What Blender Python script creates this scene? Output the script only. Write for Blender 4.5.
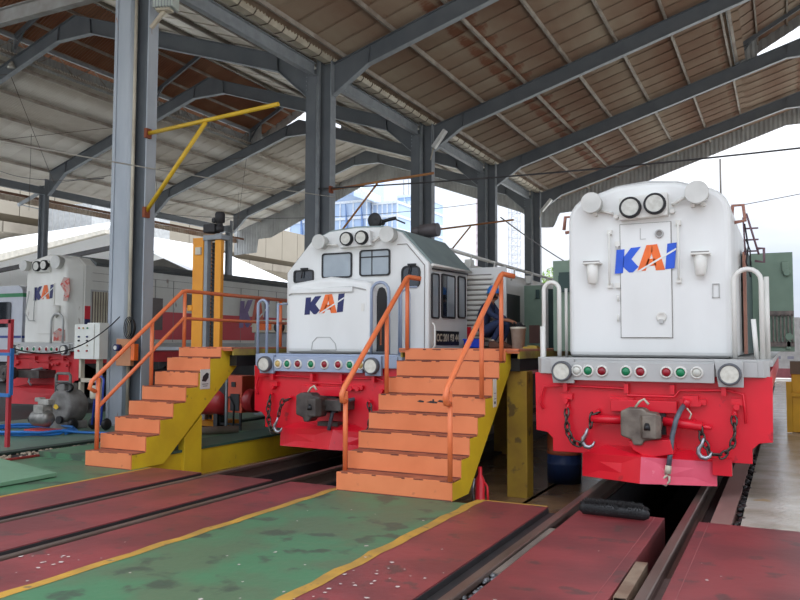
import bpy, math, random
from mathutils import Vector, Matrix
random.seed(7)
PI = math.pi
S = bpy.context.scene
COL = S.collection
for o in list(bpy.data.objects): bpy.data.objects.remove(o)

# ---------------------------------------------------------------- camera
yaw, pitch, roll = math.radians(26.35), math.radians(3.233), math.radians(0.227)
fw = Vector((-math.sin(yaw)*math.cos(pitch), math.cos(yaw)*math.cos(pitch), math.sin(pitch)))
rt = Vector((math.cos(yaw), math.sin(yaw), 0)); up = rt.cross(fw)
rt2 = rt*math.cos(roll)+up*math.sin(roll); up2 = -rt*math.sin(roll)+up*math.cos(roll)
cd = bpy.data.cameras.new('camera'); cam = bpy.data.objects.new('camera', cd); COL.objects.link(cam)
M = Matrix((rt2, up2, -fw)).transposed().to_4x4(); M.translation = (0, 0, 1.72)
cam.matrix_world = M
cd.sensor_width = 36; cd.lens = 776.5/800*36; cd.clip_end = 2000; cd.clip_start = 0.05
S.camera = cam
S.view_settings.view_transform = 'Standard'; S.view_settings.look = 'None'
S.view_settings.gamma = 1; S.view_settings.use_curve_mapping = False
S.view_settings.exposure = 1.12

# ---------------------------------------------------------------- sky: bright overcast
W = bpy.data.worlds.new('overcast'); S.world = W; W.use_nodes = True
nt = W.node_tree; nt.nodes.clear()
out = nt.nodes.new('ShaderNodeOutputWorld'); bg = nt.nodes.new('ShaderNodeBackground')
tc = nt.nodes.new('ShaderNodeTexCoord'); mp = nt.nodes.new('ShaderNodeMapping'); mp.inputs['Scale'].default_value = (1, 1, 3.2)
nz = nt.nodes.new('ShaderNodeTexNoise'); nz.inputs['Scale'].default_value = 2.3; nz.inputs['Detail'].default_value = 6; nz.inputs['Roughness'].default_value = .55
rp = nt.nodes.new('ShaderNodeValToRGB')
rp.color_ramp.elements[0].position = .36; rp.color_ramp.elements[0].color = (.54, .61, .74, 1)
rp.color_ramp.elements[1].position = .62; rp.color_ramp.elements[1].color = (.78, .81, .86, 1)
nt.links.new(tc.outputs['Generated'], mp.inputs[0]); nt.links.new(mp.outputs[0], nz.inputs[0]); nt.links.new(nz.outputs[0], rp.inputs[0])
nt.links.new(rp.outputs[0], bg.inputs[0]); 
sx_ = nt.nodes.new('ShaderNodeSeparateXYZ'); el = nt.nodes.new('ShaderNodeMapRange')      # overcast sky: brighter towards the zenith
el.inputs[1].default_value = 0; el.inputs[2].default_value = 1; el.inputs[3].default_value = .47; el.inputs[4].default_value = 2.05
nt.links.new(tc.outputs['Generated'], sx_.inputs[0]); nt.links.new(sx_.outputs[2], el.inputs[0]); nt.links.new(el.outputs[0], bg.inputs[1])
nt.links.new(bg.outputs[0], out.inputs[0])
sd = bpy.data.lights.new('sun', 'SUN'); sd.energy = 1.3; sd.angle = math.radians(50); sd.color = (1, .97, .93)
sun = bpy.data.objects.new('sun', sd); COL.objects.link(sun)
sun.rotation_euler = Vector((-.55, -.15, -1.0)).to_track_quat('-Z', 'Y').to_euler()

# ---------------------------------------------------------------- materials
def lin(c):
    return tuple(((v/255)/12.92 if v/255 <= .04045 else ((v/255+.055)/1.055)**2.4) for v in c)+(1,)
MC = {}
def mat(name, c, rough=.6, metal=0, c2=None, sc=3, amt=.5, bump=0, c3=None, sc3=12, t3=.62, stretch=(1, 1, 1), rnd=0, lo=.35, hi=.65, emit=0, trans=0, spec=.5):
    if name in MC: return MC[name]
    m = bpy.data.materials.new(name); m.use_nodes = True; n = m.node_tree; b = n.nodes['Principled BSDF']
    b.inputs['Roughness'].default_value = rough; b.inputs['Metallic'].default_value = metal
    b.inputs['Specular IOR Level'].default_value = spec
    if trans: b.inputs['Transmission Weight'].default_value = trans
    t = n.nodes.new('ShaderNodeTexCoord'); mpn = n.nodes.new('ShaderNodeMapping'); mpn.inputs['Scale'].default_value = stretch
    n.links.new(t.outputs['Object'], mpn.inputs[0])
    def noise(s, d=5):
        q = n.nodes.new('ShaderNodeTexNoise'); q.inputs['Scale'].default_value = s; q.inputs['Detail'].default_value = d
        n.links.new(mpn.outputs[0], q.inputs[0]); return q
    def mixc(fac, a, bb):
        q = n.nodes.new('ShaderNodeMix'); q.data_type = 'RGBA'
        n.links.new(fac, q.inputs[0])
        for i, v in ((6, a), (7, bb)):
            if isinstance(v, tuple): q.inputs[i].default_value = v
            else: n.links.new(v, q.inputs[i])
        return q.outputs[2]
    def rng(sock, a, bb, hi_=1):
        q = n.nodes.new('ShaderNodeMapRange'); q.inputs[1].default_value = a; q.inputs[2].default_value = bb; q.inputs[4].default_value = hi_
        n.links.new(sock, q.inputs[0]); return q.outputs[0]
    if c2 is None: c2 = tuple(int(v*.8) for v in c); amt = min(amt, .5)
    q = noise(sc)
    colr = mixc(rng(q.outputs[0], lo, hi, amt), lin(c), lin(c2))
    if c3 is not None:
        q3 = noise(sc3, 8); colr = mixc(rng(q3.outputs[0], t3, t3+.06, .85), colr, lin(c3))
    if rnd:
        oi = n.nodes.new('ShaderNodeObjectInfo'); r = rng(oi.outputs['Random'], 0, 1, rnd)
        colr = mixc(r, colr, lin(c2))
    n.links.new(colr, b.inputs['Base Color'])
    if bump:
        bp = n.nodes.new('ShaderNodeBump'); bp.inputs['Strength'].default_value = bump; bp.inputs['Distance'].default_value = .01
        q4 = noise(sc*8, 6); n.links.new(q4.outputs[0], bp.inputs['Height']); n.links.new(bp.outputs[0], b.inputs['Normal'])
    if emit:
        b.inputs['Emission Color'].default_value = lin(c); b.inputs['Emission Strength'].default_value = emit
    MC[name] = m; return m

steel = mat('painted_steel_blue_grey', (106, 111, 115), .5, c2=(86, 92, 99), sc=1.5, amt=.6)
steel_l = mat('painted_steel_light', (150, 156, 160), .5, c2=(120, 124, 128), sc=4, amt=.5)
colface = mat('column_light_paint', (178, 184, 190), .55, c2=(150, 158, 168), sc=2, amt=.7, c3=(150, 110, 85), sc3=6, t3=.68, stretch=(1, 1, .3))
purl = mat('purlin_steel', (168, 160, 148), .6, c2=(120, 104, 92), sc=2, amt=.7)
sheet = mat('corrugated_roof_sheet', (168, 154, 134), .55, c2=(118, 82, 62), sc=.5, amt=.9, c3=(120, 66, 40), sc3=1.1, t3=.6, stretch=(1, .35, 1), rnd=.35)
sheet_l = mat('roof_sheet_pale', (244, 241, 232), .5, c2=(168, 156, 138), sc=.5, amt=.8, c3=(140, 90, 60), sc3=.8, t3=.68, stretch=(1, .35, 1), rnd=.3)
sheet_d = mat('roof_sheet_rusty', (158, 118, 90), .6, c2=(134, 82, 54), sc=.6, amt=.9, c3=(128, 74, 46), sc3=1.1, t3=.6, stretch=(1, .35, 1), rnd=.4)
fascia = mat('corrugated_fascia', (172, 174, 172), .6, c2=(140, 140, 138), sc=1, amt=.7)
gutterm = mat('gutter_sheet', (208, 200, 180), .5, c2=(168, 156, 136), sc=2, amt=.7)
redfl = mat('floor_red_paint', (132, 60, 62), .42, c2=(102, 52, 54), sc=1.3, amt=.85, bump=.25, c3=(82, 58, 56), sc3=3.2, t3=.6, lo=.4, hi=.6)
grnfl = mat('floor_green_paint', (72, 116, 84), .5, c2=(84, 102, 78), sc=1.5, amt=.85, bump=.35, c3=(64, 76, 64), sc3=2.6, t3=.56, lo=.42, hi=.58)
yelfl = mat('floor_yellow_line', (186, 142, 56), .55, c2=(150, 118, 60), sc=4, amt=.8, c3=(110, 96, 70), sc3=9, t3=.62)
brnfl = mat('wet_brown_concrete', (150, 118, 84), .25, c2=(104, 84, 64), sc=1.2, amt=.9, bump=.2, c3=(140, 128, 108), sc3=2.2, t3=.64)
tilefl = mat('wet_pale_concrete', (196, 190, 178), .22, c2=(150, 140, 118), sc=1.6, amt=.8, bump=.6, c3=(178, 150, 104), sc3=2.5, t3=.64, stretch=(1, 1.3, 1))
darkg = mat('oily_dark_ground', (52, 48, 46), .7, c2=(36, 34, 34), sc=3, amt=.8, bump=.3)
pitm = mat('pit_concrete', (62, 46, 44), .8, c2=(40, 32, 32), sc=2, amt=.8)
kerbm = mat('rusty_kerb_concrete', (150, 116, 108), .7, c2=(116, 86, 80), sc=2, amt=.8, stretch=(1, .3, 1))
railm = mat('worn_rail_steel', (122, 108, 100), .42, .55, c2=(92, 74, 66), sc=5, amt=.8, stretch=(1, .15, 1))
raild = mat('rail_dark_side', (52, 50, 52), .6, .2, c2=(36, 34, 34), sc=4)
white = mat('loco_white_paint', (231, 232, 229), .38, c2=(214, 214, 210), sc=1.2, amt=.7, c3=(176, 166, 152), sc3=5, t3=.74, stretch=(1, 1, .4))
whited = mat('loco_white_worn', (230, 229, 222), .45, c2=(208, 205, 196), sc=1.2, amt=.8, c3=(150, 130, 116), sc3=4, t3=.68, stretch=(1, 1, .4))
lred = mat('loco_red_paint', (224, 24, 46), .34, c2=(206, 20, 40), sc=2, amt=.7, c3=(150, 34, 46), sc3=5, t3=.67)
pinkred = mat('loco_pink_red', (226, 92, 116), .45, c2=(214, 66, 92), sc=2.5, amt=.8, c3=(236, 160, 170), sc3=7, t3=.64)  # paler, pinker red than the other plow plate
dullred = mat('loco_dull_red', (208, 42, 50), .55, c2=(176, 40, 44), sc=2, amt=.8)
lgrey = mat('loco_grey_paint', (186, 186, 183), .42, c2=(166, 166, 164), sc=2, amt=.6)
lgreyb = mat('loco_bluegrey_paint', (160, 172, 194), .42, c2=(140, 152, 172), sc=2, amt=.6)
roofgreen = mat('loco_roof_grey_green', (136, 150, 148), .6, c2=(116, 130, 130), sc=2, amt=.7)
green = mat('door_green_primer', (128, 150, 132), .55, c2=(108, 130, 114), sc=2, amt=.7)
dgreen = mat('interior_dark_green', (56, 80, 76), .6)
black = mat('black_rubber', (28, 28, 30), .5)
dark = mat('dark_machinery', (44, 42, 44), .6, c2=(26, 25, 27), sc=5, amt=.8)
gap = mat('panel_gap_line', (150, 146, 140), .8)
chainm = mat('chain_steel', (92, 86, 80), .35, .8, c2=(50, 46, 46), sc=20, amt=.8)
hookm = mat('galvanised_hook', (176, 178, 184), .3, .8)
coupm = mat('coupler_cast_iron', (138, 128, 116), .6, .3, c2=(84, 72, 66), sc=6, amt=.8)
coupd = mat('coupler_black_iron', (92, 86, 82), .5, .4, c2=(60, 52, 50), sc=6, amt=.8)
hosem = mat('brake_hose', (104, 112, 122), .45, c2=(60, 66, 76), sc=12, amt=.8)
chrome = mat('lamp_reflector', (206, 204, 194), .15, .3, c2=(170, 168, 158), sc=18, amt=.6)
glass = mat('window_glass', (168, 178, 184), .06, .0, c2=(120, 130, 136), sc=1.5, amt=.5, spec=1)
glassd = mat('dark_window_glass', (40, 46, 52), .08, spec=.9)
lens_r = mat('lens_red', (150, 24, 40), .15); lens_g = mat('lens_green', (20, 130, 84), .15)
lens_c = mat('lens_clear', (206, 206, 196), .15); lens_a = mat('lens_amber', (206, 176, 110), .15)
orange = mat('stair_orange_paint', (226, 132, 84), .55, c2=(210, 116, 68), sc=2, amt=.7, c3=(196, 112, 72), sc3=6, t3=.68)
orangeL = mat('handrail_orange', (230, 124, 76), .42, c2=(220, 108, 58), sc=5, amt=.6)
yellow = mat('stair_yellow_paint', (222, 190, 40), .5, c2=(200, 164, 38), sc=2, amt=.8, c3=(150, 126, 50), sc3=5, t3=.68)
yellowd = mat('post_yellow_dirty', (176, 144, 40), .6, c2=(140, 108, 36), sc=2, amt=.9, c3=(96, 76, 40), sc3=5, t3=.62)
rustline = mat('worn_tread_edge', (130, 64, 48), .7, c2=(90, 50, 40), sc=6, amt=.9)
yelpipe = mat('yellow_pipe', (226, 184, 46), .45); rustpipe = mat('rusty_pipe', (186, 132, 76), .6, c2=(150, 96, 66), sc=2, amt=.9)
kblue = mat('logo_blue', (34, 92, 218), .4); knavy = mat('logo_navy', (28, 34, 96), .4); korange = mat('logo_orange', (244, 112, 40), .4)
kpurple = mat('logo_purple_faded', (140, 116, 164), .5)
concrete = mat('viaduct_concrete', (146, 139, 126), .8, c2=(130, 122, 108), sc=.15, amt=.8, c3=(112, 104, 94), sc3=.4, t3=.68)
# ---------------------------------------------------------------- geometry helpers
SPLIT = {'plinth', 'lever_bracket', 'clamp', 'hinge', 'buffer_cylinder', 'foot', 'leg', 'bolt', 'handrail_post', 'grab_rail', 'conduit', 'grille', 'hose_connector',
         'stand', 'guide_rail', 'opening', 'chain_eye', 'warning_sign', 'panel_joint', 'deck_fascia', 'blue_bracket', 'carrying_frame', 'side_frame', 'outlet',
         'cylinder_head', 'gearbox', 'cabinet_side', 'back_plate', 'lifting_lug', 'label_frame', 'door_gap'}
SPLIT -= {'door_gap', 'label_frame'}
class MB:
    def __init__(s): s.v = []; s.f = []; s.sm = []
    def add(s, vs, fs, smooth=False):
        k = len(s.v); s.v += [tuple(v) for v in vs]; s.f += [tuple(i+k for i in f) for f in fs]; s.sm += [smooth]*len(fs); return s
    def box(s, x0, x1, y0, y1, z0, z1, R=None):
        vs = [Vector((x, y, z)) for x in (x0, x1) for y in (y0, y1) for z in (z0, z1)]
        if R is not None: vs = [R @ v for v in vs]
        return s.add(vs, [(0, 1, 3, 2), (4, 6, 7, 5), (0, 4, 5, 1), (2, 3, 7, 6), (0, 2, 6, 4), (1, 5, 7, 3)])
    def bar(s, a, b, w, h, upv=(0, 0, 1)):      # rectangular bar from a to b
        a = Vector(a); b = Vector(b); d = (b-a).normalized(); u = Vector(upv)
        r = d.cross(u)
        if r.length < 1e-4: r = d.cross(Vector((1, 0, 0)))
        r.normalize(); u = r.cross(d)
        vs = [p+r*sx*w/2+u*sz*h/2 for p in (a, b) for sx, sz in ((-1, -1), (1, -1), (1, 1), (-1, 1))]
        return s.add(vs, [(3, 2, 1, 0), (4, 5, 6, 7), (0, 1, 5, 4), (1, 2, 6, 5), (2, 3, 7, 6), (3, 0, 4, 7)])
    def tube(s, pts, r, n=8, closed=False, cap=True):
        pts = [Vector(p) for p in pts]; m = len(pts); rs = r if isinstance(r, (list, tuple)) else [r]*m
        vs = []; prev = None
        for i, p in enumerate(pts):
            if closed: d = pts[(i+1) % m]-pts[i-1]
            else: d = pts[min(i+1, m-1)]-pts[max(i-1, 0)]
            d.normalize()
            if prev is None:
                a = d.cross(Vector((0, 0, 1)))
                if a.length < .05: a = d.cross(Vector((1, 0, 0)))
            else: a = prev-d*prev.dot(d)
            a.normalize(); prev = a; b = d.cross(a)
            vs += [p+(a*math.cos(2*PI*k/n)+b*math.sin(2*PI*k/n))*rs[i] for k in range(n)]
        fs = []
        for i in range(m if closed else m-1):
            j = (i+1) % m
            for k in range(n):
                q = (k+1) % n; fs.append((i*n+k, i*n+q, j*n+q, j*n+k))
        s.add(vs, fs, True)
        if cap and not closed:
            k0 = len(s.v)-m*n
            s.f.append(tuple(k0+k for k in range(n))[::-1]); s.sm.append(False)
            s.f.append(tuple(k0+(m-1)*n+k for k in range(n))); s.sm.append(False)
        return s
    def cyl(s, a, b, r, r2=None, n=20):
        return s.tube([a, b], [r, r if r2 is None else r2], n)
    def lathe(s, prof, c, axis='y', n=24, caps=True):     # prof: (radius, offset along axis)
        c = Vector(c); vs = []
        for r, h in prof:
            for k in range(n):
                a = 2*PI*k/n; u, w = r*math.cos(a), r*math.sin(a)
                vs.append(c+{'y': Vector((u, h, w)), 'z': Vector((u, w, h)), 'x': Vector((h, u, w))}[axis])
        fs = []
        for i in range(len(prof)-1):
            for k in range(n):
                q = (k+1) % n; fs.append((i*n+k, i*n+q, (i+1)*n+q, (i+1)*n+k))
        s.add(vs, fs, True)
        k0 = len(s.v)-len(vs)
        if caps and prof[0][0] > 1e-5: s.f.append(tuple(k0+k for k in range(n))); s.sm.append(False)
        if caps and prof[-1][0] > 1e-5: s.f.append(tuple(k0+(len(prof)-1)*n+k for k in range(n))); s.sm.append(False)
        return s
    def prism(s, poly, a, b, axis='y', smooth=False):     # poly in the two other axes
        n = len(poly); f = {'y': lambda p, t: (p[0], t, p[1]), 'x': lambda p, t: (t, p[0], p[1]), 'z': lambda p, t: (p[0], p[1], t)}[axis]
        vs = [f(p, a) for p in poly]+[f(p, b) for p in poly]
        fs = [tuple(range(n)), tuple(range(2*n-1, n-1, -1))]+[(i, n+i, n+(i+1) % n, (i+1) % n) for i in range(n)]
        return s.add(vs, fs, False)
    def sphere(s, c, r, n=14, m=9, sc=(1, 1, 1)):
        c = Vector(c); vs = []
        for i in range(m+1):
            t = PI*i/m
            for k in range(n):
                a = 2*PI*k/n
                vs.append(c+Vector((r*sc[0]*math.sin(t)*math.cos(a), r*sc[1]*math.sin(t)*math.sin(a), r*sc[2]*math.cos(t))))
        return s.add(vs, [(i*n+k, (i+1)*n+k, (i+1)*n+(k+1) % n, i*n+(k+1) % n) for i in range(m) for k in range(n)], True)
    def mesh(s, name):
        me = bpy.data.meshes.new(name); me.from_pydata(s.v, [], s.f)
        me.polygons.foreach_set('use_smooth', s.sm); 
        import bmesh
        bm = bmesh.new(); bm.from_mesh(me); bmesh.ops.remove_doubles(bm, verts=bm.verts, dist=1e-5) if len(s.v) < 3000 else None
        bmesh.ops.recalc_face_normals(bm, faces=bm.faces); bm.to_mesh(me); bm.free()
        return me
    def pieces(s):
        """the shape's separate pieces, each as an MB of its own"""
        par = list(range(len(s.v)))
        def find(i):
            while par[i] != i: par[i] = par[par[i]]; i = par[i]
            return i
        for f in s.f:
            for a in f[1:]: par[find(a)] = find(f[0])
        grp = {}
        for i in range(len(s.v)): grp.setdefault(find(i), []).append(i)
        bb = [[[min(s.v[i][k] for i in g) for k in range(3)], [max(s.v[i][k] for i in g) for k in range(3)], set(g)] for g in grp.values()]
        merged = True
        while merged:
            merged = False
            for a in range(len(bb)):
                for b in range(a+1, len(bb)):
                    if all(bb[a][0][k]-.015 <= bb[b][1][k] and bb[b][0][k]-.015 <= bb[a][1][k] for k in range(3)):
                        bb[a] = [[min(bb[a][0][k], bb[b][0][k]) for k in range(3)], [max(bb[a][1][k], bb[b][1][k]) for k in range(3)], bb[a][2] | bb[b][2]]
                        bb.pop(b); merged = True; break
                if merged: break
        res = []
        for _, _, g in bb:
            ids = sorted(g); mp_ = {i: k for k, i in enumerate(ids)}; q = MB(); q.v = [s.v[i] for i in ids]
            for f, sm_ in zip(s.f, s.sm):
                if f[0] in mp_: q.f.append(tuple(mp_[i] for i in f)); q.sm.append(sm_)
            res.append(q)
        return res
    def build(s, name, m, parent=None, bev=0, loc=None, rot=None):
        if name in SPLIT:
            ps = s.pieces()
            if len(ps) > 1: return [q.build(name, m, parent, bev, loc, rot) for q in ps][0]
        me = s.mesh(name); me.materials.append(m)
        o = bpy.data.objects.new(name, me); COL.objects.link(o)
        if parent: o.parent = parent
        if loc: o.location = loc
        if rot: o.rotation_euler = rot
        if bev:
            b = o.modifiers.new('bevel', 'BEVEL'); b.width = bev; b.segments = 3; b.limit_method = 'ANGLE'; b.angle_limit = math.radians(35); b.harden_normals = False
        return o
def box(name, m, x0, x1, y0, y1, z0, z1, parent=None, bev=0): return MB().box(x0, x1, y0, y1, z0, z1).build(name, m, parent, bev)
def empty(name, loc, label=None, cat=None, group=None, kind=None, rz=0):
    o = bpy.data.objects.new(name, None); COL.objects.link(o); o.location = loc; o.rotation_euler = (0, 0, rz); o.empty_display_size = .2
    tag(o, label, cat, group, kind); return o
def tag(o, label=None, cat=None, group=None, kind=None):
    if label: o['label'] = label
    if cat: o['category'] = cat
    if group: o['group'] = group
    if kind: o['kind'] = kind
    return o
def inst(o, parent=None, loc=None, rot=None):
    c = o.copy(); COL.objects.link(c)
    if parent: c.parent = parent
    if loc is not None: c.location = loc
    if rot is not None: c.rotation_euler = rot
    return c
def struct(o, label=None): return tag(o, label, kind='structure')
def text(name, s, size, m, parent, loc, rot, depth=.002, bold=0):
    cu = bpy.data.curves.new(name, 'FONT'); cu.body = s; cu.size = size; cu.extrude = depth; cu.offset = bold; cu.align_x = 'CENTER'; cu.align_y = 'CENTER'
    t = bpy.data.objects.new(name+'_curve', cu); COL.objects.link(t)
    me = bpy.data.meshes.new_from_object(t); bpy.data.objects.remove(t); bpy.data.curves.remove(cu)
    me.materials.clear(); me.materials.append(m)
    o = bpy.data.objects.new(name, me); COL.objects.link(o); o.parent = parent; o.location = loc; o.rotation_euler = rot
    return o
def arc(cx, cz, r, a0, a1, n=6):
    return [(cx+r*math.cos(math.radians(a0+(a1-a0)*i/n)), cz+r*math.sin(math.radians(a0+(a1-a0)*i/n))) for i in range(n+1)]
def rrect(x0, x1, z0, z1, r, n=4):
    return arc(x1-r, z1-r, r, 0, 90, n)+arc(x0+r, z1-r, r, 90, 180, n)+arc(x0+r, z0+r, r, 180, 270, n)+arc(x1-r, z0+r, r, 270, 360, n)
def catenary(a, b, sag, n=14):
    a = Vector(a); b = Vector(b)
    return [a.lerp(b, i/n)-Vector((0, 0, sag*4*(i/n)*(1-i/n))) for i in range(n+1)]

# ---------------------------------------------------------------- ground and tracks
YE = 8.18          # where the painted slabs end and the work pits begin
def corrug(x0, x1, y0, y1, zf, pitch=.14, amp=.026, nx=2):   # corrugated sheet, waves along y
    m = MB(); n = max(2, int(round((y1-y0)/pitch*2))); vs = []
    xs = [x0+(x1-x0)*i/nx for i in range(nx+1)]
    for x in xs:
        for k in range(n+1): vs.append((x, y0+(y1-y0)*k/n, zf(x)+(amp if k % 2 else -amp)))
    w = n+1
    return m.add(vs, [(i*w+k, (i+1)*w+k, (i+1)*w+k+1, i*w+k+1) for i in range(nx) for k in range(n)])

# pits: floor deep below the tracks, then solid ground pieces either side
struct(box('pit_floor', pitm, -2.0, -.72, -3, 40, -1.3, -1.2))
struct(box('pit_floor', pitm, -6.72, -5.76, -3, 40, -1.3, -1.2))
# foreground slabs
wk = struct(box('walkway', grnfl, -4.78, -3.06, -3, YE-.22, -.5, 0))
for x0, x1 in ((-4.86, -4.755), (-3.11, -3.0)):
    m = MB(); n = 60
    for i in range(n):
        y0 = -3+(YE+.0+3)*i/n; y1 = -3+(YE+3)*(i+1)/n; j0 = .014*math.sin(i*1.7)+.008*math.sin(i*4.1); j1 = .014*math.sin((i+1)*1.7)+.008*math.sin((i+1)*4.1)
        m.add([(x0+j0, y0, .003), (x1+j0*.6, y0, .003), (x1+j1*.6, y1, .003), (x0+j1, y1, .003)], [(0, 1, 2, 3)])
    tag(m.build('painted_line', yelfl), kind='structure')
struct(box('walkway', brnfl, -4.78, -3.02, YE-.22, 40, -.6, -.32))
box('edge_strip', yelfl, -3.05, -2.3, YE, YE+.035, -.33, .002, struct(box('floor_slab', redfl, -3.08, -2.29, -3, YE, -.32, 0), None))
struct(box('floor_slab', redfl, -1.96, -1.11, -3, YE+.02, -.32, 0, bev=.006))
struct(box('floor_slab', redfl, -.79, 4.5, -3, YE, -.32, 0, bev=.006))
for x in (-1.2, -.70): box('slab_frame', mat('slab_steel_frame', (150, 84, 84), .5, c2=(120, 70, 70)), x-.003+(0 if x > -1 else 0), x+.003, -3, YE, -.01, .0035, wk)
struct(box('floor_slab', redfl, -5.56, -4.8, -3, YE, -.32, 0))
struct(box('floor_slab', redfl, -6.72, -5.84, -3, YE, -.32, 0))
struct(box('floor_slab', redfl, -7.86, -7.0, -3, YE+.02, -.32, 0))
struct(box('painted_line', yelfl, -7.90, -7.845, -3, YE, -.3, .004))
struct(box('floor', grnfl, -10.15, -7.88, -3, YE+.02, -.5, 0)); struct(box('floor_kerb', mat('kerb_dark_green', (40, 58, 50), .6), -10.95, -10.75, -3, 30, -.1, .03))
for x in (-6.999, -5.839): struct(box('slab_side_shade', raild, x, x+.008, -3, YE, -.3, -.01))  # dark strips on the slab sides stand for shade in the rail grooves
# left of the middle track beyond the slabs: low yellow wall with green deck behind it
struct(box('pit_side_floor', mat('pit_red_floor', (112, 34, 40), .35, c2=(70, 26, 30), sc=1.5, amt=.9), -6.70, -5.76, YE, 40, -.5, -.34))
struct(box('pit_side_floor', pitm, -5.56, -4.78, YE, 40, -.6, -.28))
struct(box('pit_side_floor', brnfl, -8.06, -7.0, YE, 40, -.6, -.28))
lw = struct(box('low_wall', yellow, -8.2, -8.06, YE+.1, 26, -.6, .10)); box('wall_cap', mat('green_wall_cap', (62, 92, 78), .6), -8.75, -8.04, YE+.3, 26, .10, .135, lw)
struct(box('floor', grnfl, -10.15, -8.2, YE+.02, 30, -.5, .08))
# gravel trench and far floor
struct(box('trench', darkg, -10.75, -10.15, -3, 30, -.5, -.02))
struct(box('floor', mat('floor_green_far', (86, 120, 100), .5, c2=(104, 116, 104), sc=1, amt=.8, c3=(70, 74, 68), sc3=2, t3=.58), -15.3, -10.75, -3, 40, -.5, 0))
struct(box('floor', darkg, -36, -15.3, -3, 42, -.5, -.02))
g = MB()
for i in range(420):
    x = random.uniform(-10.72, -10.2); y = random.uniform(5.5, 11.5); r = random.uniform(.018, .045)
    g.sphere((x, y, -.02+r*.3), r, 5, 3, (1, 1, .6))
tag(g.build('gravel', mat('gravel_beige', (170, 156, 134), .9, c2=(130, 112, 96), sc=14, amt=.9)), 'beige gravel lying in the trench left of the green floor', 'gravel', kind='stuff')
MB().tube([(-10.2, 2, .01), (-10.18, 7, .015), (-10.12, 8.9, .01)], .025, 6).build('red_hose', mat('red_hose', (150, 50, 48), .5)); tag(bpy.data.objects['red_hose'], 'dull red hose lying along the edge of the gravel trench', 'hose')
gp = MB().prism([(-8.38, 7.05), (-8.36, 6.2), (-8.6, 5.2), (-11.5, 4.6), (-11.5, 7.0), (-10.16, 7.56)], .012, .06, 'z').build('floor_plate', mat('green_plate', (112, 150, 120), .5, c2=(96, 132, 104), sc=2, amt=.8), bev=.004)
tag(gp, 'loose pale green floor plate at the lower left corner', 'plate')
# right side
kb = struct(box('trim_1', kerbm, -.69, -.5, YE, 40, -1.2, -.005))
struct(box('pit_side_floor', pitm, -.5, -.42, YE, 40, -1.2, -.15))
struct(box('floor', tilefl, -.42, 6.5, YE, 42, -.5, -.01))
struct(box('walkway', brnfl, -3.08, -2.24, YE+.035, 40, -.6, -.32))
d = MB()
for i in range(90):
    x = random.uniform(-.5, -.42); y = random.uniform(8.3, 14); r = random.uniform(.02, .05)
    d.sphere((x+random.uniform(-.02, .02), y, -.08+random.uniform(0, .06)), r, 6, 4, (1, 1.4, .7))
tag(d.build('oily_debris', mat('oily_debris', (38, 36, 36), .5)), 'black oily debris clogging the gap beside the right rail kerb', 'debris', kind='stuff')
# rails
def rail(x, y0, y1, name='rail', w=.072, top=.004):
    r = struct(MB().prism([(-w/2, -.035), (-w/2, top-.008), (-w/2+.008, top), (w/2-.008, top), (w/2, top-.008), (w/2, -.035), (.012, -.05), (.012, -.15), (.07, -.165), (.07, -.18), (-.07, -.18), (-.07, -.165), (-.012, -.15), (-.012, -.05)], y0, y1).build(name, railm, loc=(x, 0, 0)))
    return r
r1 = rail(-2.085, -3, 40, w=.085, top=.012); r2 = rail(-.91, -3, 40, w=.085, top=.012)
r3 = rail(-6.80, -3, 40); r4 = rail(-5.66, -3, 40)
struct(box('slab_side_shade', raild, -2.291, -2.282, -3, YE, -.3, -.012)); struct(box('rail_channel', raild, -2.30, -2.135, -3, YE, -.32, -.06)); box('guard_angle', raild, -2.20, -2.14, -3, YE-.02, -.10, -.004, r1)  # first box: dark strip standing for shade on the slab side
struct(box('rail_channel', raild, -2.24, -2.0, YE-11.2, 40, -1.2, -.19))
struct(box('rail_channel', raild, -7.0, -6.72, -3, 40, -.5, -.17)); struct(box('rail_channel', raild, -5.84, -5.55, -3, 40, -.5, -.17))
struct(box('rail_pier', pitm, -1.0, -.72, -3, 40, -1.2, -.19))
# short packing pieces beside the right-hand rails
tb = MB(); R = None
tb.box(-.045, .045, 0, .97, .0, .005).box(-.045, .045, 0, .97, .085, .09).box(-.045, -.04, 0, .97, .005, .085).box(.04, .045, 0, .97, .005, .085)
tag(tb.build('square_tube', mat('rusty_square_tube', (140, 122, 104), .6, c2=(110, 86, 70), sc=5, amt=.9), loc=(-1.045, 5.50, -.09), rot=(0, 0, .01)), 'short rusty square steel tube lying between red slab and rail', 'steel tube')
ch = MB().box(-.05, .05, 0, 1.2, 0, .006).box(-.05, -.043, 0, 1.2, .006, .05).box(.043, .05, 0, 1.2, .006, .05).build('steel_channel', mat('rusty_channel', (104, 84, 80), .6, c2=(80, 62, 60), sc=5), loc=(-.83, 5.2, -.09))
tag(ch, 'rusty steel channel wedged beside the rightmost rail', 'steel channel')
ch2 = MB().box(-.03, .03, 0, 1.6, 0, .04).build('packing_timber', mat('grey_timber', (120, 108, 98), .8, c2=(88, 76, 70), sc=7, stretch=(1, .2, 1), amt=.9), loc=(-2.0, 5.7, -.05))
tag(ch2, 'grey timber packing strip between slab and left rail of right track', 'timber')
pc = MB()
for i in range(40): pc.sphere((random.uniform(-2.03, -1.97), random.uniform(4.9, 5.75), -.03), random.uniform(.012, .03), 5, 3, (1, 1.6, .6))
tag(pc.build('plastic_scraps', mat('plastic_scraps', (120, 122, 126), .3, c2=(40, 40, 42), sc=30, amt=1)), 'crumpled grey plastic scraps stuck beside the rail', 'litter', kind='stuff')
struct(box('trench', pitm, -2.03, -1.96, -3, YE, -.5, -.09))
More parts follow.
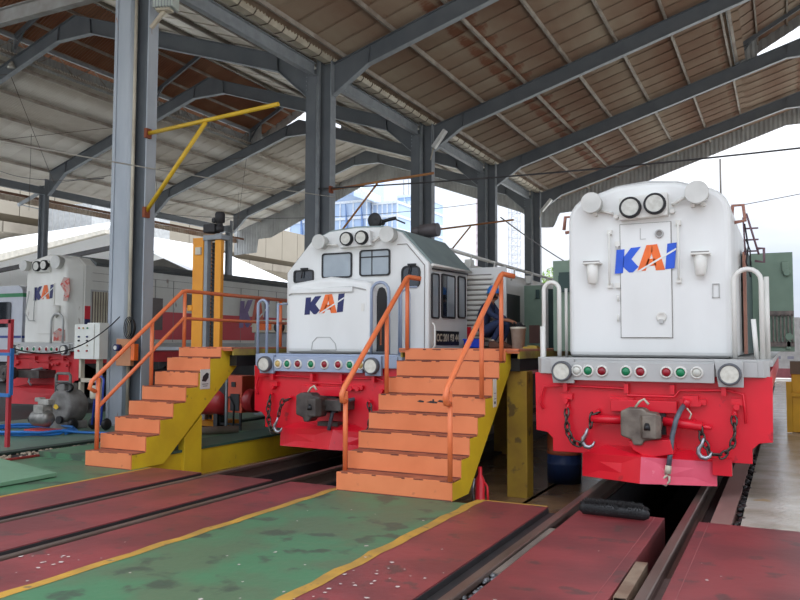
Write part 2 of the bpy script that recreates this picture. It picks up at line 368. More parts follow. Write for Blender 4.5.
# paint chips
pcs = MB()
for i in range(100):
    if i % 3 == 0: x, y = random.gauss(-5.2, .2), random.gauss(3.9, .6)
    elif i % 3 == 1: x, y = random.gauss(-2.7, .25), random.uniform(4.2, 5.6)
    else: x, y = random.uniform(-4.5, -.2), random.uniform(3.6, 7.6)
    if -2.3 < x < -1.96 or -1.11 < x < -.79 or -5.77 < x < -5.55: continue
    r = random.uniform(.006, .02); n = 5; a0 = random.random()*6
    pcs.add([(x+r*(.5+random.random())*math.cos(a0+k*2*PI/n), y+r*(.5+random.random())*math.sin(a0+k*2*PI/n), .006) for k in range(n)], [tuple(range(n))])
tag(pcs.build('paint_chips', mat('chips_white', (196, 186, 180), .8)), 'small white paint chips scattered over the painted floor', 'paint chips', kind='stuff')
# ---------------------------------------------------------------- the shed: two steel portal bays
FY = [4.8, 12.1, 19.4, 26.7, 33.9, 41.2]
YA, YB = 4.2, 44.3
RX = 1.75; LX = -22.75
zr = lambda x: 14.09-.302*abs(x-RX)       # rafter tops
zl = lambda x: 13.52-.325*abs(x-LX)
def rafter_web(side, ridge, half, zf, depth=.54, haunch=1.15, hb=9.05):
    # outline of the web from ridge to column on one side; side = -1/+1
    k = .85 if ridge < 0 else 1.45
    xs = lambda d: ridge+side*d
    zlow = zf(xs(k))-depth+.0
    return [(xs(0), zf(xs(0))), (xs(half), zf(xs(half))), (xs(half), hb), (xs(half-haunch), zf(xs(half-haunch))-depth), (xs(k), zlow), (xs(0), zlow)]
def frame(y, ridge, half, zf):
    fr = struct(empty('roof_frame', (ridge, y, 0)))
    for s in (-1, 1):
        pl = rafter_web(s, ridge, half, zf); pl = [(x-ridge, z) for x, z in pl]
        MB().prism(pl, -.012, .012).build('rafter', steel, fr)
        fl = MB(); low = [pl[i] for i in (2, 3, 4, 5)]
        for a, b in zip(low, low[1:]): fl.bar((a[0], 0, a[1]), (b[0], 0, b[1]), .2, .022)
        fl.build('lower_flange', steel_l, fr)  # paler grey than the web: light caught by the flange is put into its colour
        tp = MB().bar((pl[0][0], 0, pl[0][1]), (pl[1][0], 0, pl[1][1]), .2, .022)
        for q in (3, 4): tp.bar((pl[q][0], 0, pl[q][1]), (pl[q][0]-s*.06, 0, zf(pl[q][0]+ridge)), .18, .02, upv=(1, 0, 0))
        tp.build('upper_flange', steel, fr)
    return fr
for y in FY:
    frame(y, RX, 13.55, zr); frame(y, LX, 10.1, zl)
def column(y, x0=-12.72, zb=-.3, lbl=None):
    c = struct(empty('column', (x0, y, 0)))
    t = 10.15
    MB().box(0, .36, -.13, .13, zb, 9.9).build('box_section', colface if y < 15 else steel, c, bev=.006)
    MB().cyl((.44, -.12, 0 if y < 15 else zb), (.44, -.12, t+.1), .07, n=14).build('downpipe', colface if y < 15 else steel_l, c)
    m = MB().box(.36, .86, -.012, .012, zb, t); m.box(.36, .385, -.13, .13, zb, t); m.build('web', steel, c)
    MB().box(.86, .885, -.14, .14, zb, t).build('outer_flange', colface if y < 15 else steel_l, c)  # flange paler, web darker: light and shade on the faces put into their colours
    MB().box(-.05, .95, -.22, .22, zb, zb+.03).build('base_plate', steel_l, c)
    bl = MB()
    for k in range(4): bl.cyl((.04, -.14, 9.3+k*.13), (.04, -.17, 9.3+k*.13), .018, n=6)
    bl.build('bolt', steel_l, c)
    return c
for y in FY: column(y, zb=0 if y < 15 else -.3)
# near column is deeper than the others: extra channel with a beige conduit
nc = MB().box(-12.80, -12.72, 11.95, 12.25, 0, 10).build('column_stiffener', colface); struct(nc)
struct(MB().tube([(-12.18, 11.94, 0), (-12.18, 11.94, 9.9)], .035, 8).build('conduit', gutterm))
for y in FY:                                                     # outer columns of the left bay, and of the right bay
    c = struct(empty('column', (-33.2, y, 0)))
    MB().box(-.2, .2, -.012, .012, -.3, 9.6).box(.18, .2, -.14, .14, -.3, 9.9).build('web', steel, c)
    MB().box(-.2, -.18, -.14, .14, -.3, 9.6).build('outer_flange', steel_l, c)
    MB().bar((-.2, 0, 9.3), (-1.9, 0, 8.75), .1, .16).bar((-.2, 0, 8.4), (-1.7, 0, 8.75), .05, .05).build('eave_bracket', steel_l, c)
    c = struct(empty('column', (15.3, y, 0)))
    MB().box(-.25, .25, -.012, .012, -.3, 10.1).box(-.25, -.23, -.14, .14, -.3, 10.1).box(.23, .25, -.14, .14, -.3, 10.1).build('web', steel, c)
# eave beams, purlins, gutter
for i, (a, b) in enumerate(zip(FY, FY[1:])):
    m = MB().box(-12.45, -12.43, a+.14, b-.14, 9.72, 10.06).box(-12.53, -12.35, a+.14, b-.14, 9.70, 9.72).box(-12.53, -12.35, a+.14, b-.14, 10.06, 10.08)
    struct(m.build('eave_beam', steel_l))
    m = MB().box(-33.02, -33.0, a+.14, b-.14, 9.1, 9.46).box(-33.1, -32.92, a+.14, b-.14, 9.08, 9.10)
    struct(m.build('eave_beam', steel))
m = MB()
gx = [(-12.22, 10.42), (-12.2, 10.12), (-12.12, 10.04), (-11.88, 10.04), (-11.8, 10.12), (-11.72, 10.40)]
gu = MB()
vs = [(x, y, z) for y in (YA, YB) for x, z in gx]; gu.add(vs, [(i, i+1, i+7, i+6) for i in range(5)])
gut = struct(gu.build('gutter', gutterm))
y = YA+.2; first = None
while y < YB:
    if first is None:
        b_ = MB()
        for (xa, za), (xb, zb) in zip(gx, gx[1:]): b_.bar((xa, 0, za-.012), (xb, 0, zb-.012), .035, .012)
        first = b_.build('gutter_strap', mat('strap_brown', (96, 82, 70), .7), gut, loc=(0, y, 0))
    else: inst(first, loc=(0, y, 0))
    y += .62
PR = [-11.45+1.62*k for k in range(8)]; PL = [-33.9+1.6*k for k in range(5)]
def purlin(x, z, m=purl, y0=YA, y1=YB, h=.13): return struct(MB().box(x-.035, x+.035, y0, y1, z, z+h).build('purlin', m))
for x in PR[:-1]: purlin(x, zr(x)+.012)
for k in range(7): purlin(4.9+1.62*k, zr(4.9+1.62*k)+.012)
for x in (-32.9, -31.3, -29.7, -28.1, -26.5, -19.1, -17.5, -15.9, -14.3, -12.9): purlin(x, zl(x)+.012)
for x in (-34.4,): purlin(x, 9.05, mat('rusty_purlin', (120, 84, 64), .7))
# roof sheets: one object per sheet
def sheets(name, x0, x1, zf, m, y0=YA, y1=YB, wdt=.92, root=None, zoff=.15):
    me = corrug(x0, x1, 0, wdt+.06, lambda x: zf(x)+zoff, nx=1); o = None; y = y0; k = 0
    while y < y1-.1:
        if o is None: o = me.build('roof_sheet', m, root, loc=(0, y, 0))
        else: o = inst(o, loc=(0, y, 0))
        o.rotation_euler = (.022, 0, 0); o.location.z = .0 - .022*y*0; y += wdt; k += 1
roofR = struct(empty('ceiling', (0, 0, 0))); roofL = struct(empty('ceiling', (0, 0, 0)))
sheets('r', -12.0, -1.2, zr, sheet, root=roofR); sheets('r', 4.7, 15.6, zr, sheet, root=roofR, wdt=3)
sheets('l', -34.9, -25.9, zl, sheet_l, root=roofL); sheets('l', -19.6, -12.1, zl, sheet_l, root=roofL)
# raised ridge monitors, ending at the fifth frame
YM = 35.2
def monitor(ridge, hw, zf, ze, slope, root, msh):
    zm = lambda x: ze+slope*(hw-abs(x-ridge))
    for s in (-1, 1):
        e = ridge+s*(hw+.75)
        a, b = (min(e, ridge), max(e, ridge))
        sheets('m', a, b, zm, msh, y1=YM, root=root, zoff=.14)
        for d in (0.25, 1.4, 2.5, 3.3, 3.95):
            x = ridge+s*d
            struct(MB().box(x-.03, x+.03, YA, YM, zm(x)+.01, zm(x)+.12).build('purlin', purl))
        for y in FY[:-1]:
            p = struct(empty('monitor_frame', (ridge+s*hw, y, 0)))
            x = ridge+s*hw
            MB().box(-.05, .05, -.05, .05, zf(x), zm(x)).build('post', steel_l, p)
            MB().bar((s*.75, 0, zm(x+s*.75)-.05), (0, 0, zm(x)-.05), .1, .12).bar((0, 0, zm(x)-.05), (-s*hw, 0, zm(ridge)-.05), .1, .16).bar((0, 0, zm(x)-.55), (-s*.55, 0, zm(x-s*.55)-.1), .06, .06).build('monitor_rafter', steel, p)
        # low louvred cladding and lattice under the monitor eave
        x = ridge+s*hw
        l = struct(empty('monitor_side', (x, 0, 0)))
        MB().box(-.06, .06, YA, YM, zm(x)-.14, zm(x)).build('eave_rail', steel_l, l)
        MB().box(-.05, .05, YA, YM, zf(x)+.1, zf(x)+.2).build('sill_rail', purl, l)
        la = MB(); y = YA; up_ = True
        while y < YM-1:
            z0, z1 = zf(x)+.15, zm(x)-.07
            la.bar((0, y, z0 if up_ else z1), (0, y+.9, z1 if up_ else z0), .03, .03); y += .9; up_ = not up_
        la.build('lattice', purl, l)
        c = corrug(0, .001, YA, YM, lambda q: 0, pitch=.2, amp=.03, nx=1)
        cv = MB(); n = int((YM-YA)/.1)
        vs = [(s*.08+(.02 if k % 2 else -.02), YA+(YM-YA)*k/n, z) for z in (zf(x)+.0, zm(x)-.30) for k in range(n+1)]
        cv.add(vs, [(k, k+1, n+2+k, n+1+k) for k in range(n)]); cv.build('side_cladding', fascia, l)
    g_ = MB()
    for s in (-1, 1):       # bargeboard following the monitor gable
        e = ridge+s*(hw+.75); nseg = 24
        vs = []
        for k in range(nseg+1):
            x = e+(ridge-e)*k/nseg; yy = YM+(.02 if k % 2 else -.02)
            vs += [(x, yy, zm(x)+.2), (x, yy, zm(x)-.34)]
        g_.add(vs, [(2*k, 2*k+2, 2*k+3, 2*k+1) for k in range(nseg)])
        vs = []
        for k in range(9):
            x = ridge+s*(hw-.75*k/8); yy = FY[4]+.06+(.02 if k % 2 else -.02)
            vs += [(x, yy, zm(x)), (x, yy, zf(x)-.05)]
        g_.add(vs, [(2*k, 2*k+2, 2*k+3, 2*k+1) for k in range(8)])
    struct(g_.build('bargeboard', fascia))
monitor(RX, 3.25, zr, 13.85, .56, roofR, sheet); monitor(LX, 3.25, zl, 13.35, .5, roofL, sheet_d)
# roof between the monitor's end and the gable
for rr, zf, m_, root in ((RX, zr, sheet, roofR), (LX, zl, sheet_l, roofL)):
    for s in (-1, 1):
        a, b = sorted((rr, rr+s*3.2)); sheets('x', a, b, zf, m_, y0=FY[4]+.15 if 0 else YM-.4, y1=YB, root=root, zoff=.145)
# corrugated gable end: follows the rafters and drops at the columns
def gable(pl_low, zf, x0, x1, name='gable_cladding'):
    m = MB(); n = int((x1-x0)/.11); vs = []
    def low(x):
        for (a, za), (b, zb) in zip(pl_low, pl_low[1:]):
            if a <= x <= b: return za+(zb-za)*(x-a)/max(b-a, 1e-6)
        return pl_low[-1][1]
    for k in range(n+1):
        x = x0+(x1-x0)*k/n; yy = YB+(.02 if k % 2 else -.02); vs += [(x, yy, zf(x)+.3), (x, yy, low(x))]
    m.add(vs, [(2*k, 2*k+2, 2*k+3, 2*k+1) for k in range(n)])
    return struct(m.build(name, fascia))
gable([(-12.35, 8.55), (-11.95, 8.55), (-11.6, 9.35), (-10.8, 9.4), (.3, 13.08), (3.2, 13.08), (14.2, 9.4), (15.3, 8.6), (15.9, 8.6)], zr, -12.35, 15.6)
gable([(-35.2, 8.0), (-33.2, 8.1), (-33.1, 9.05), (-32.0, 9.1), (-24.3, 12.25), (-21.2, 12.25), (-14.0, 9.6), (-13.0, 9.0), (-12.9, 8.6), (-12.35, 8.55)], zl, -35.2, -12.35)
# ragged fascia along the left eave
m = MB(); n = 380
vs = [(-35.0+(.02 if k % 2 else -.02), YA+(YB-YA)*k/n, z) for z in (8.86, 9.16) for k in range(n+1)]
m.add(vs, [(k, k+1, n+2+k, n+1+k) for k in range(n)]); struct(m.build('eave_fascia', mat('rusty_fascia', (176, 166, 150), .7, c2=(140, 108, 86), sc=.6, amt=.9)))
# tie beam at the top of the near column
t = MB().box(-33, -12.8, 12.0, 12.02, 9.29, 9.63).box(-33, -12.8, 11.92, 12.1, 9.27, 9.29).box(-33, -12.8, 11.92, 12.1, 9.63, 9.65).build('tie_beam', mat('tie_beam_grey', (150, 150, 148), .6, c2=(120, 112, 104), sc=2, amt=.8)); struct(t)
# sag rods and cross ties under the roofs
m = MB()
for a, b in zip(FY[1:], FY[2:]):
    m.tube([(-32.5, a, 9.65), (-26.2, b, 11.9)], .012, 5); m.tube([(-26.2, a, 11.9), (-32.5, b, 9.65)], .012, 5)
    m.tube([(-29.6, (a+b)/2, 10.9), (-29.6, (a+b)/2, 7.5)], .01, 5)
struct(m.build('tie_rods', mat('rod_dark', (92, 78, 66), .7)))
# bracket arms on the columns
for i, y in enumerate(FY[1:4]):
    br = empty('pipe_bracket', (-11.83, y, 0), ['yellow pipe bracket arm with diagonal brace on the near column', 'rusty pipe bracket arm with brace on the column behind the middle locomotive cab', 'thin rusty pipe bracket arm on the column above the middle locomotive roof'][i], 'bracket')
    mt = yelpipe if i == 0 else rustpipe
    z0 = [6.08, 6.22, 6.0][i]; L = [3.3, 3.3, 3.2][i]
    MB().tube([(0, -.12, z0), (L, -.12, z0+.18)], .045 if i == 0 else .035, 8).build('arm', mt, br)
    MB().tube([(.0, -.12, z0-1.65), (1.55, -.12, z0+.05)], .045 if i == 0 else .03, 8).build('brace', mt, br)
    MB().box(-.02, .05, -.2, -.05, z0-.1, z0+.1).box(-.02, .05, -.2, -.05, z0-1.77, z0-1.55).build('clamp', mat('rust_clamp', (140, 72, 44), .8), br)
# lamps
def floodlight(loc, rz, lab, s=1.0):
    e = empty('floodlight', loc, lab, 'floodlight'); e.rotation_euler = (0, 0, rz); e.scale = (s, s, s)
    MB().box(-.16, .3, -.16, .16, .04, .34).build('lamp_housing', mat('lamp_white', (196, 204, 196), .4), e, bev=.02)
    f = MB()
    for k in range(7): f.box(-.14+k*.065, -.13+k*.065, -.17, .17, .03, .35)
    f.build('cooling_fins', steel_l, e)
    MB().bar((-.24, 0, -.34), (.05, 0, .0), .07, .07).box(-.1, .2, -.1, .1, -.01, .045).build('bracket', gutterm, e)
    return e
floodlight((-11.42, 11.9, 8.58), .3, 'ribbed white floodlight on an angled arm high on the near column')
def tube_lamp(a, b, lab):
    e = empty('flood_lamp', a, lab, 'lamp'); b = Vector(b)
    MB().bar((0, 0, 0), b, .22, .16).build('housing', mat('lamp_shell', (222, 224, 220), .4), e, bev=.03)
    MB().tube([(0, 0, 0), (-.12, 0, -.45)], .02, 6).build('conduit', gutterm, e)
tube_lamp((-11.72, 26.45, 9.1), (.5, 0, .62), 'long white lamp on the haunch of the column above the middle locomotive roof')
tube_lamp((-11.7, 40.9, 8.95), (.55, 0, .62), 'long white lamp on the farthest column haunch')
cam_ = empty('security_camera', (-32.6, 19.0, 7.6), 'small white camera on the far left roof column', 'camera')
MB().box(-.1, .55, -.12, .12, -.1, .1).build('body', gutterm, cam_, bev=.03); MB().bar((-.5, .1, -.1), (0, 0, 0), .05, .05).build('bracket', steel_l, cam_)
hl = empty('hanging_lamp', (-26.0, 19.3, 12.1), 'small round lamp hanging below the left roof monitor post', 'lamp')
MB().lathe([(.02, .25), (.06, .2), (.16, 0), (.14, -.03), (0.001, -.03)], (0, 0, 0), 'z', 16).build('shade', chrome, hl); MB().tube([(0, 0, .2), (0, 0, .6)], .015, 6).build('stem', steel, hl)
# wires
def wire(name, pts, r, m, lab): return tag(MB().tube(pts, r, 5).build(name, m), lab, 'cable')
wm = mat('wire_dark', (70, 68, 70), .6); wl = mat('wire_pale', (190, 186, 176), .5)
wire('cable', catenary((-11.62, 4.9, 4.83), (-11.68, 19.2, 5.98), .08), .014, wl, 'pale cable strung along the column row in front of the near column')
wire('cable', catenary((-12.3, 19.25, 6.28), (16, 19.25, 7.0), .5, 24), .022, wm, 'thick dark cable strung across the bay above the two locomotives')
wire('cable', catenary((-14, 60, 10.5), (12, 60, 13.9), .3, 20), .03, wm, 'thin dark overhead wire crossing the sky behind the right locomotive')
wire('cable', catenary((-33, 33.9, 9.3), (-12.6, 33.9, 8.3), .5), .014, wm, 'thin sagging wire under the left bay roof beyond the near column')
wire('cable', catenary((-33, 24, 9.8), (-12.86, 11.8, 5.2), .2), .012, wm, 'thin dark wire crossing behind the near column lower down')
wire('cable', catenary((-11.7, 34.1, 7.6), (-9.3, 60, 5.4), .6), .03, wm, 'dark wire running down from the column behind the middle locomotive')
# ---------------------------------------------------------------- locomotives
def logo(root, x0, z0, w, h, y, blue=kblue, org=korange, axis='y'):
    """three slanted letters with a diagonal white stroke"""
    sx, sz = w/246.0, h/115.0
    P = lambda pts: [((px-62)*sx, (497-py)*sz) for px, py in pts]
    K = [[(62, 495), (95, 493), (103, 397), (70, 398)], [(95, 468), (98, 430), (128, 393), (168, 390), (130, 438), (150, 462), (158, 470), (135, 492), (120, 492)]]
    A = [[(153, 487), (190, 385), (212, 384), (214, 408), (186, 487)], [(212, 384), (232, 383), (262, 486), (226, 487), (209, 412)], [(196, 440), (222, 440), (228, 468), (186, 468)]]
    I = [[(262, 484), (298, 481), (308, 380), (272, 383)]]
    def put(name, polys, m, d):
        mb = MB()
        for p in polys:
            q = P(p)
            if axis == 'y': mb.prism([(x0+a, z0+b) for a, b in q], y, y-d, 'y')
            else: mb.prism([(x0+a, z0+b) for a, b in q], y, y+d, 'x')
        return mb.build(name, m, root)
    put('letter', K, blue, .004); put('letter', A, org, .005); put('letter', I, blue, .004)
    put('logo_stroke', [[(150, 489), (164, 489), (306, 409), (306, 401)]], white, .008)

def chain(root, pts, r=.034, hook=None):
    """individual links along a path"""
    c = MB().tube([pts[0], Vector(pts[0])+Vector((0, .05, .03))], .025, 6).build('chain', lred, root)
    P_ = [Vector(p) for p in pts]; L = [(b-a).length for a, b in zip(P_, P_[1:])]; T = sum(L); n = max(3, int(T/.08)); base = None
    for k in range(n):
        t = (k+.5)/n*T; i = 0
        while i < len(L)-1 and t > L[i]: t -= L[i]; i += 1
        p = P_[i].lerp(P_[i+1], t/L[i]); d = (P_[i+1]-P_[i]).normalized()
        if base is None:
            ring = [(0.030*math.sin(a)*1.0, 0, .060*math.cos(a)) for a in [2*PI*j/12 for j in range(12)]]
            base = MB().tube(ring, .0125, 6, closed=True).build('chain_link', chainm, c); o = base
        else: o = inst(base)
        o.location = p; q = d.to_track_quat('Z', 'Y'); o.rotation_mode = 'QUATERNION'
        from mathutils import Quaternion
        o.rotation_quaternion = q @ Quaternion((0, 0, 1), PI/2 if k % 2 else .35)
    if hook:
        h = Vector(hook)
        pts = [h+Vector((x, 0, z)) for x, z in ((0, .12), (-.02, .05), (-.055, 0), (-.06, -.05), (-.03, -.095), (.02, -.105), (.06, -.08), (.085, -.03))]
        MB().tube(pts, [.016, .02, .026, .028, .028, .026, .02, .008], 8).build('chain_hook', hookm, c)
    return c

def lamp(root, name, x, y, z, r, ring=black, face=chrome, depth=.06):
    y -= .05
    o = MB().lathe([(r*.99, depth+.04), (r, .01), (r*.95, -.01), (r*.8, -.012), (r*.76, .03)], (x, y, z), 'y', 28, caps=False).build(name, ring, root)
    MB().lathe([(r*.78, -.004), (r*.7, .012), (r*.45, .03), (r*.2, .038), (r*.18, .0), (0.0005, -.006)], (x, y, z), 'y', 28).build('reflector', face, o)
    return o

def end_beam(root, hw, grey, lens, ztop=1.56, xs=None, red=lred, scale=1, lamps=None):
    """grey end beam with its lamps, the red pilot plate and everything hung on it"""
    MB().box(-hw, hw, .02, .5, ztop-.03, ztop).box(-hw, hw, .0, .4, ztop-.2, ztop-.03).build('end_beam', grey, root, bev=.008)
    for s in (-1, 1):
        st = MB().prism([(s*(hw-.02), .02), (s*(hw-.02), .4), (s*(hw+.12), .4), (s*(hw+.12), .1), (s*(hw+.06), .02)], ztop-.2, ztop-.01, 'z').build('corner_step', grey, root, bev=.006)
    lx = lamps or (-hw+.18, hw-.2)
    p = MB().box(-hw+.36, lx[1]-.16, -.07, 0, ztop-.27, ztop-.05).build('lamp_panel', grey, root, bev=.006)
    sp = xs
    for x, c in zip(sp, lens):
        o = MB().lathe([(.072, .0), (.068, -.02), (.054, -.028), (.05, -.012)], (x, -.07, ztop-.155), 'y', 18, caps=False).build('lens_ring', whited, p)
        MB().lathe([(.052, -.012), (.042, -.03), (.02, -.04), (.0005, -.043)], (x, -.07, ztop-.155), 'y', 16).build('signal_lens', c, p)
    for x in lx:
        h = MB().prism([(x-.16, ztop-.02), (x+.14, ztop-.02), (x+.14, ztop-.31), (x-.12, ztop-.31)], -.06, .0).build('lamp_box', grey, root, bev=.006)
        lamp(h, 'lamp_ring', x, -.075, ztop-.165, .125, ring=mat('lamp_ring_grey', (92, 94, 98), .4))

def pilot(root, red, pink, ztop=1.37, plowx=.78, mid=0.0, steps=((-1.33, .62), (-1.17, .56), (-1.13, .4)), bolts=True, zb=.13, ybk=0, snow=True, tip=-.5):
    a, b = steps[0], steps[1]; c = steps[2]
    left = [(-1.35, ztop), (-1.34, b[1]+.09), (-1.2, b[1]+.07), (c[0], b[1]), (c[0], c[1]), (-.72, c[1])]
    poly = left+[(-x, z) for x, z in left[::-1]]
    MB().prism(poly, .06, .09).build('pilot_plate', red, root, bev=.006)
    MB().box(-1.3, 1.3, .1, 16, ztop-.3, ztop).build('underframe_sill', red, root)
    # plow: two plates meeting at a forward edge
    th = .02
    for s, m in ((-1, red), (1, pink)):
        q = [(mid, tip+.12, .46), (s*plowx, .05, .40), (s*plowx, .03, zb), (mid, tip, zb+.05)]
        vs = [Vector(v) for v in q]+[Vector(v)+Vector((0, th+.01, 0)) for v in q]
        MB().add(vs, [(0, 1, 2, 3), (7, 6, 5, 4), (0, 4, 5, 1), (1, 5, 6, 2), (2, 6, 7, 3), (3, 7, 4, 0)]).build('snow_plow_plate', m, root)
    q = [(mid, tip+.12, .46), (plowx, .05, .40), (.5, .07, .52), (-.5, .07, .52), (-plowx, .05, .40)]
    MB().add(q, [(0, 1, 2), (0, 2, 3), (0, 3, 4)]).build('plow_top', red, root)
    # uncoupling lever across the plate
    l = MB().tube([(-1.23, .0, .92), (-1.28, .0, 1.0), (-1.22, .0, 1.2), (-.95, .02, 1.215), (-.25, .02, 1.2), (-.2, -.02, 1.12), (.32, -.02, 1.12), (.38, .02, 1.2), (.9, .02, 1.21), (1.05, .0, 1.17), (1.07, .0, .85)], .016, 6)
    l.build('uncoupling_lever', red, root)
    m = MB()
    for x in (-.95, -.22, .3, .85): m.box(x-.025, x+.025, -.03, .07, 1.15, 1.26)
    m.build('lever_bracket', red, root)
    b = MB()
    for x0 in (-.34, .46):
        b.box(x0-.08, x0+.28-.08, .0, .06, 1.04, 1.1)
        for k in range(2): b.cyl((x0+k*.12, -.03, 1.05), (x0+k*.12, .05, 1.05), .035, n=10)
    for x in (-.95, .98): b.cyl((x, -.04, 1.03), (x, .06, 1.03), .035, n=8); b.box(x-.06, x+.08, 0, .06, 1.05, 1.12)
    b.build('hose_connector', red, root)
    MB().box(-.4, .35, -.04, .07, .93, 1.07).build('coupler_top_plate', red, root, bev=.008)
    MB().box(-.25, .22, -.02, .3, .68, .94).build('coupler_pocket', dark, root)

def coupler(root, x=-.07, m=coupm, y=-.45, z=.8, box_=True):
    c = MB().box(x-.1, x+.1, y+.1, .1, z-.1, z+.1).build('coupler', m, root, bev=.015)
    pr = [(x-.2, z+.16), (x-.12, z+.2), (x+.05, z+.2), (x+.1, z+.16), (x+.2, z+.15), (x+.24, z+.02), (x+.2, z-.14), (x+.06, z-.17), (x+.03, z-.22), (x-.06, z-.22), (x-.08, z-.16), (x-.2, z-.12)]
    MB().prism(pr, y, y+.22).build('coupler_head', m, c, bev=.02)
    MB().prism([(x+.02, y-.01), (x+.06, y-.09), (x+.2, y-.1), (x+.25, y), (x+.22, y+.12), (x+.05, y+.1)], z-.13, z+.13, 'z').build('knuckle', m, c, bev=.015)
    MB().cyl((x+.11, y-.105, z-.03), (x+.11, y-.07, z+.03), .035, n=10).build('pin_hole', black, c)
    MB().tube([(x-.05, y+.1, z+.2), (x, y+.1, z+.27), (x+.05, y+.1, z+.3), (x+.1, y+.1, z+.24)], .015, 6).build('lift_ring', gutterm, c)
    return c

def bogies(root, L, n=2, z0=0):
    for yb in (2.1, L-3.2):
        b = empty('bogie', (0, yb, z0)); b.parent = root
        for s in (-1, 1):
            MB().prism([(-.6, .35), (2.6, .35), (2.9, .7), (2.4, .85), (-.4, .85), (-.9, .7)], s*.86-.06, s*.86+.06, 'x').build('side_frame', dark, b)
            for k in range(3): MB().cyl((s*.96, -.1+k*1.15, .5), (s*.92, -.1+k*1.15, .5), .14, n=12).build('axle_box', coupd, b)
        w = None
        for s in (-1, 1):
            for k in range(3):
                if w is None: w = MB().lathe([(.04, .07), (.4, .07), (.46, .05), (.47, -.03), (.50, -.05), (.50, -.07), (.04, -.07)], (0, 0, 0), 'x', 28).build('wheel', raild, b); o = w
                else: o = inst(w)
                o.location = (s*.59, -.1+k*1.15, .475)
        MB().box(-.5, .5, .1, 2.2, .3, .8).build('traction_motor', dark, b)
    MB().box(-1.05, 1.05, 5.4, L-5.2, .3, 1.05).build('fuel_tank', dark, root, bev=.05)

def hoop(root, x0, x1, z0, z1, y, r, m, name='handrail', low=None):
    R_ = (x1-x0)/2
    pts = [(x0, y, z0)]+[(p[0], y, p[1]) for p in arc((x0+x1)/2, z1-R_, R_, 180, 0, 8)]+[(x1, y, low if low else z0)]
    return MB().tube(pts, r, 8).build(name, m, root)
def grab(root, x, z0, z1, y, m, name='grab_rail'):
    return MB().tube([(x, y, z0), (x, y-.06, z0+.02), (x, y-.06, z1-.02), (x, y, z1)], .013, 6).build(name, m, root)
def disc(root, x, y, z, r, m=mat('disc_grey_white', (214, 214, 208), .45), d=.12):
    return MB().lathe([(r*.85, d), (r*.97, .02), (r, .0), (r*.985, -.012)], (x, y, z), 'y', 28).build('marker_disc', m, root)
def hood(root, hw, y0, y1, z0, zs, zt, m, name='hood', rr=.33, bev=.05):
    prof = [(-hw, z0), (-hw, zs)]+arc(-hw+rr, zs, rr, 180, 110, 5)+[(-hw*.35, zt-.02), (0, zt), (hw*.35, zt-.02)]+arc(hw-rr, zs, rr, 70, 0, 5)+[(hw, zs), (hw, z0)]
    out_ = []
    for p in prof:
        if not out_ or math.dist(out_[-1], p) > .01: out_.append(p)
    return MB().prism(out_, y0, y1).build(name, m, root, bev=bev)
def slats(root, x, y0, y1, z0, z1, n, m, name='louvre_panel', side=1, back=None):
    p = box(name, back or lgrey, min(x, x+side*.015), max(x, x+side*.015), y0, y1, z0, z1, root)
    s = None; h = (z1-z0-.06)/n
    for k in range(n):
        if s is None:
            s = MB().prism([(0, 0), (side*.03, h*.1), (side*.03, h*.3), (0, h*.72)], y0+.05, y1-.05, 'y').build('louvre_slat', m, p); o = s
        else: o = inst(s)
        o.location = (x+side*.015, 0, z0+.03+k*h)
    return p

# ================= right locomotive (long hood end towards us)
A = empty('locomotive', (-1.48, 9.5, 0), 'right-hand white and red locomotive, flat hood end with bright blue and orange logo', 'locomotive', 'diesel locomotives in the shed')
hood(A, .97, .4, 15.5, 1.56, 3.3, 3.74, white, bev=.07).location = (-.035, 0, 0)
MB().prism([(-.8, 3.6), (-.4, 3.735), (-.03, 3.77), (.34, 3.735), (.74, 3.6), (.74, 3.57), (.34, 3.7), (-.03, 3.73), (-.4, 3.7), (-.8, 3.57)], .5, 15.5).build('roof_sheet', lgrey, A)
dpan = MB().box(-.34, .26, .375, .42, 1.81, 3.22).build('front_door', white, A, bev=.006)
g = MB()
for x in (-.345, .265): g.box(x-.004, x+.004, .392, .41, 1.81, 3.22)
g.box(-.35, .27, .392, .41, 1.803, 1.811).box(-.35, .27, .392, .41, 3.22, 3.227); g.build('door_gap', gap, A)
mbh = MB()
for z in (2.95, 2.3, 2.05): mbh.cyl((-.375, .37, z-.04), (-.375, .37, z+.04), .012, n=6)
mbh.build('hinge', whited, dpan)
hs = MB().prism([(-.33, 3.26), (.24, 3.29), (.24, 3.57), (-.33, 3.54)], .27, .42).build('headlight_box', whited, A, bev=.01)
lamp(hs, 'headlight', -.19, .26, 3.405, .132); lamp(hs, 'headlight', .10, .26, 3.43, .132)
disc(A, -.665, .22, 3.50, .13, d=.2); disc(A, .585, .16, 3.52, .135, d=.26)
for a, b in (((-.6, .38, 3.42), (-.42, .36, 3.36)), ((.28, .36, 3.42), (.44, .34, 3.5))): MB().tube([a, b], .02, 6).build('conduit', whited, A)
for x, z in ((-.38, 3.32), (.29, 3.34), (-.64, 3.37), (.52, 3.40), (.64, 3.40)): MB().cyl((x, .32, z), (x, .42, z), .028, n=8).build('conduit_fitting', whited, A)
grab(A, -.47, 2.46, 3.13, .4, whited); grab(A, .35, 2.5, 3.2, .4, whited)
for x, z in ((-.47, 2.46), (-.47, 3.13), (.35, 2.5), (.35, 3.2), (-.375, 2.98), (-.375, 2.46)): MB().box(x-.03, x+.03, .36, .41, z-.03, z+.03).build('bracket', whited, A)
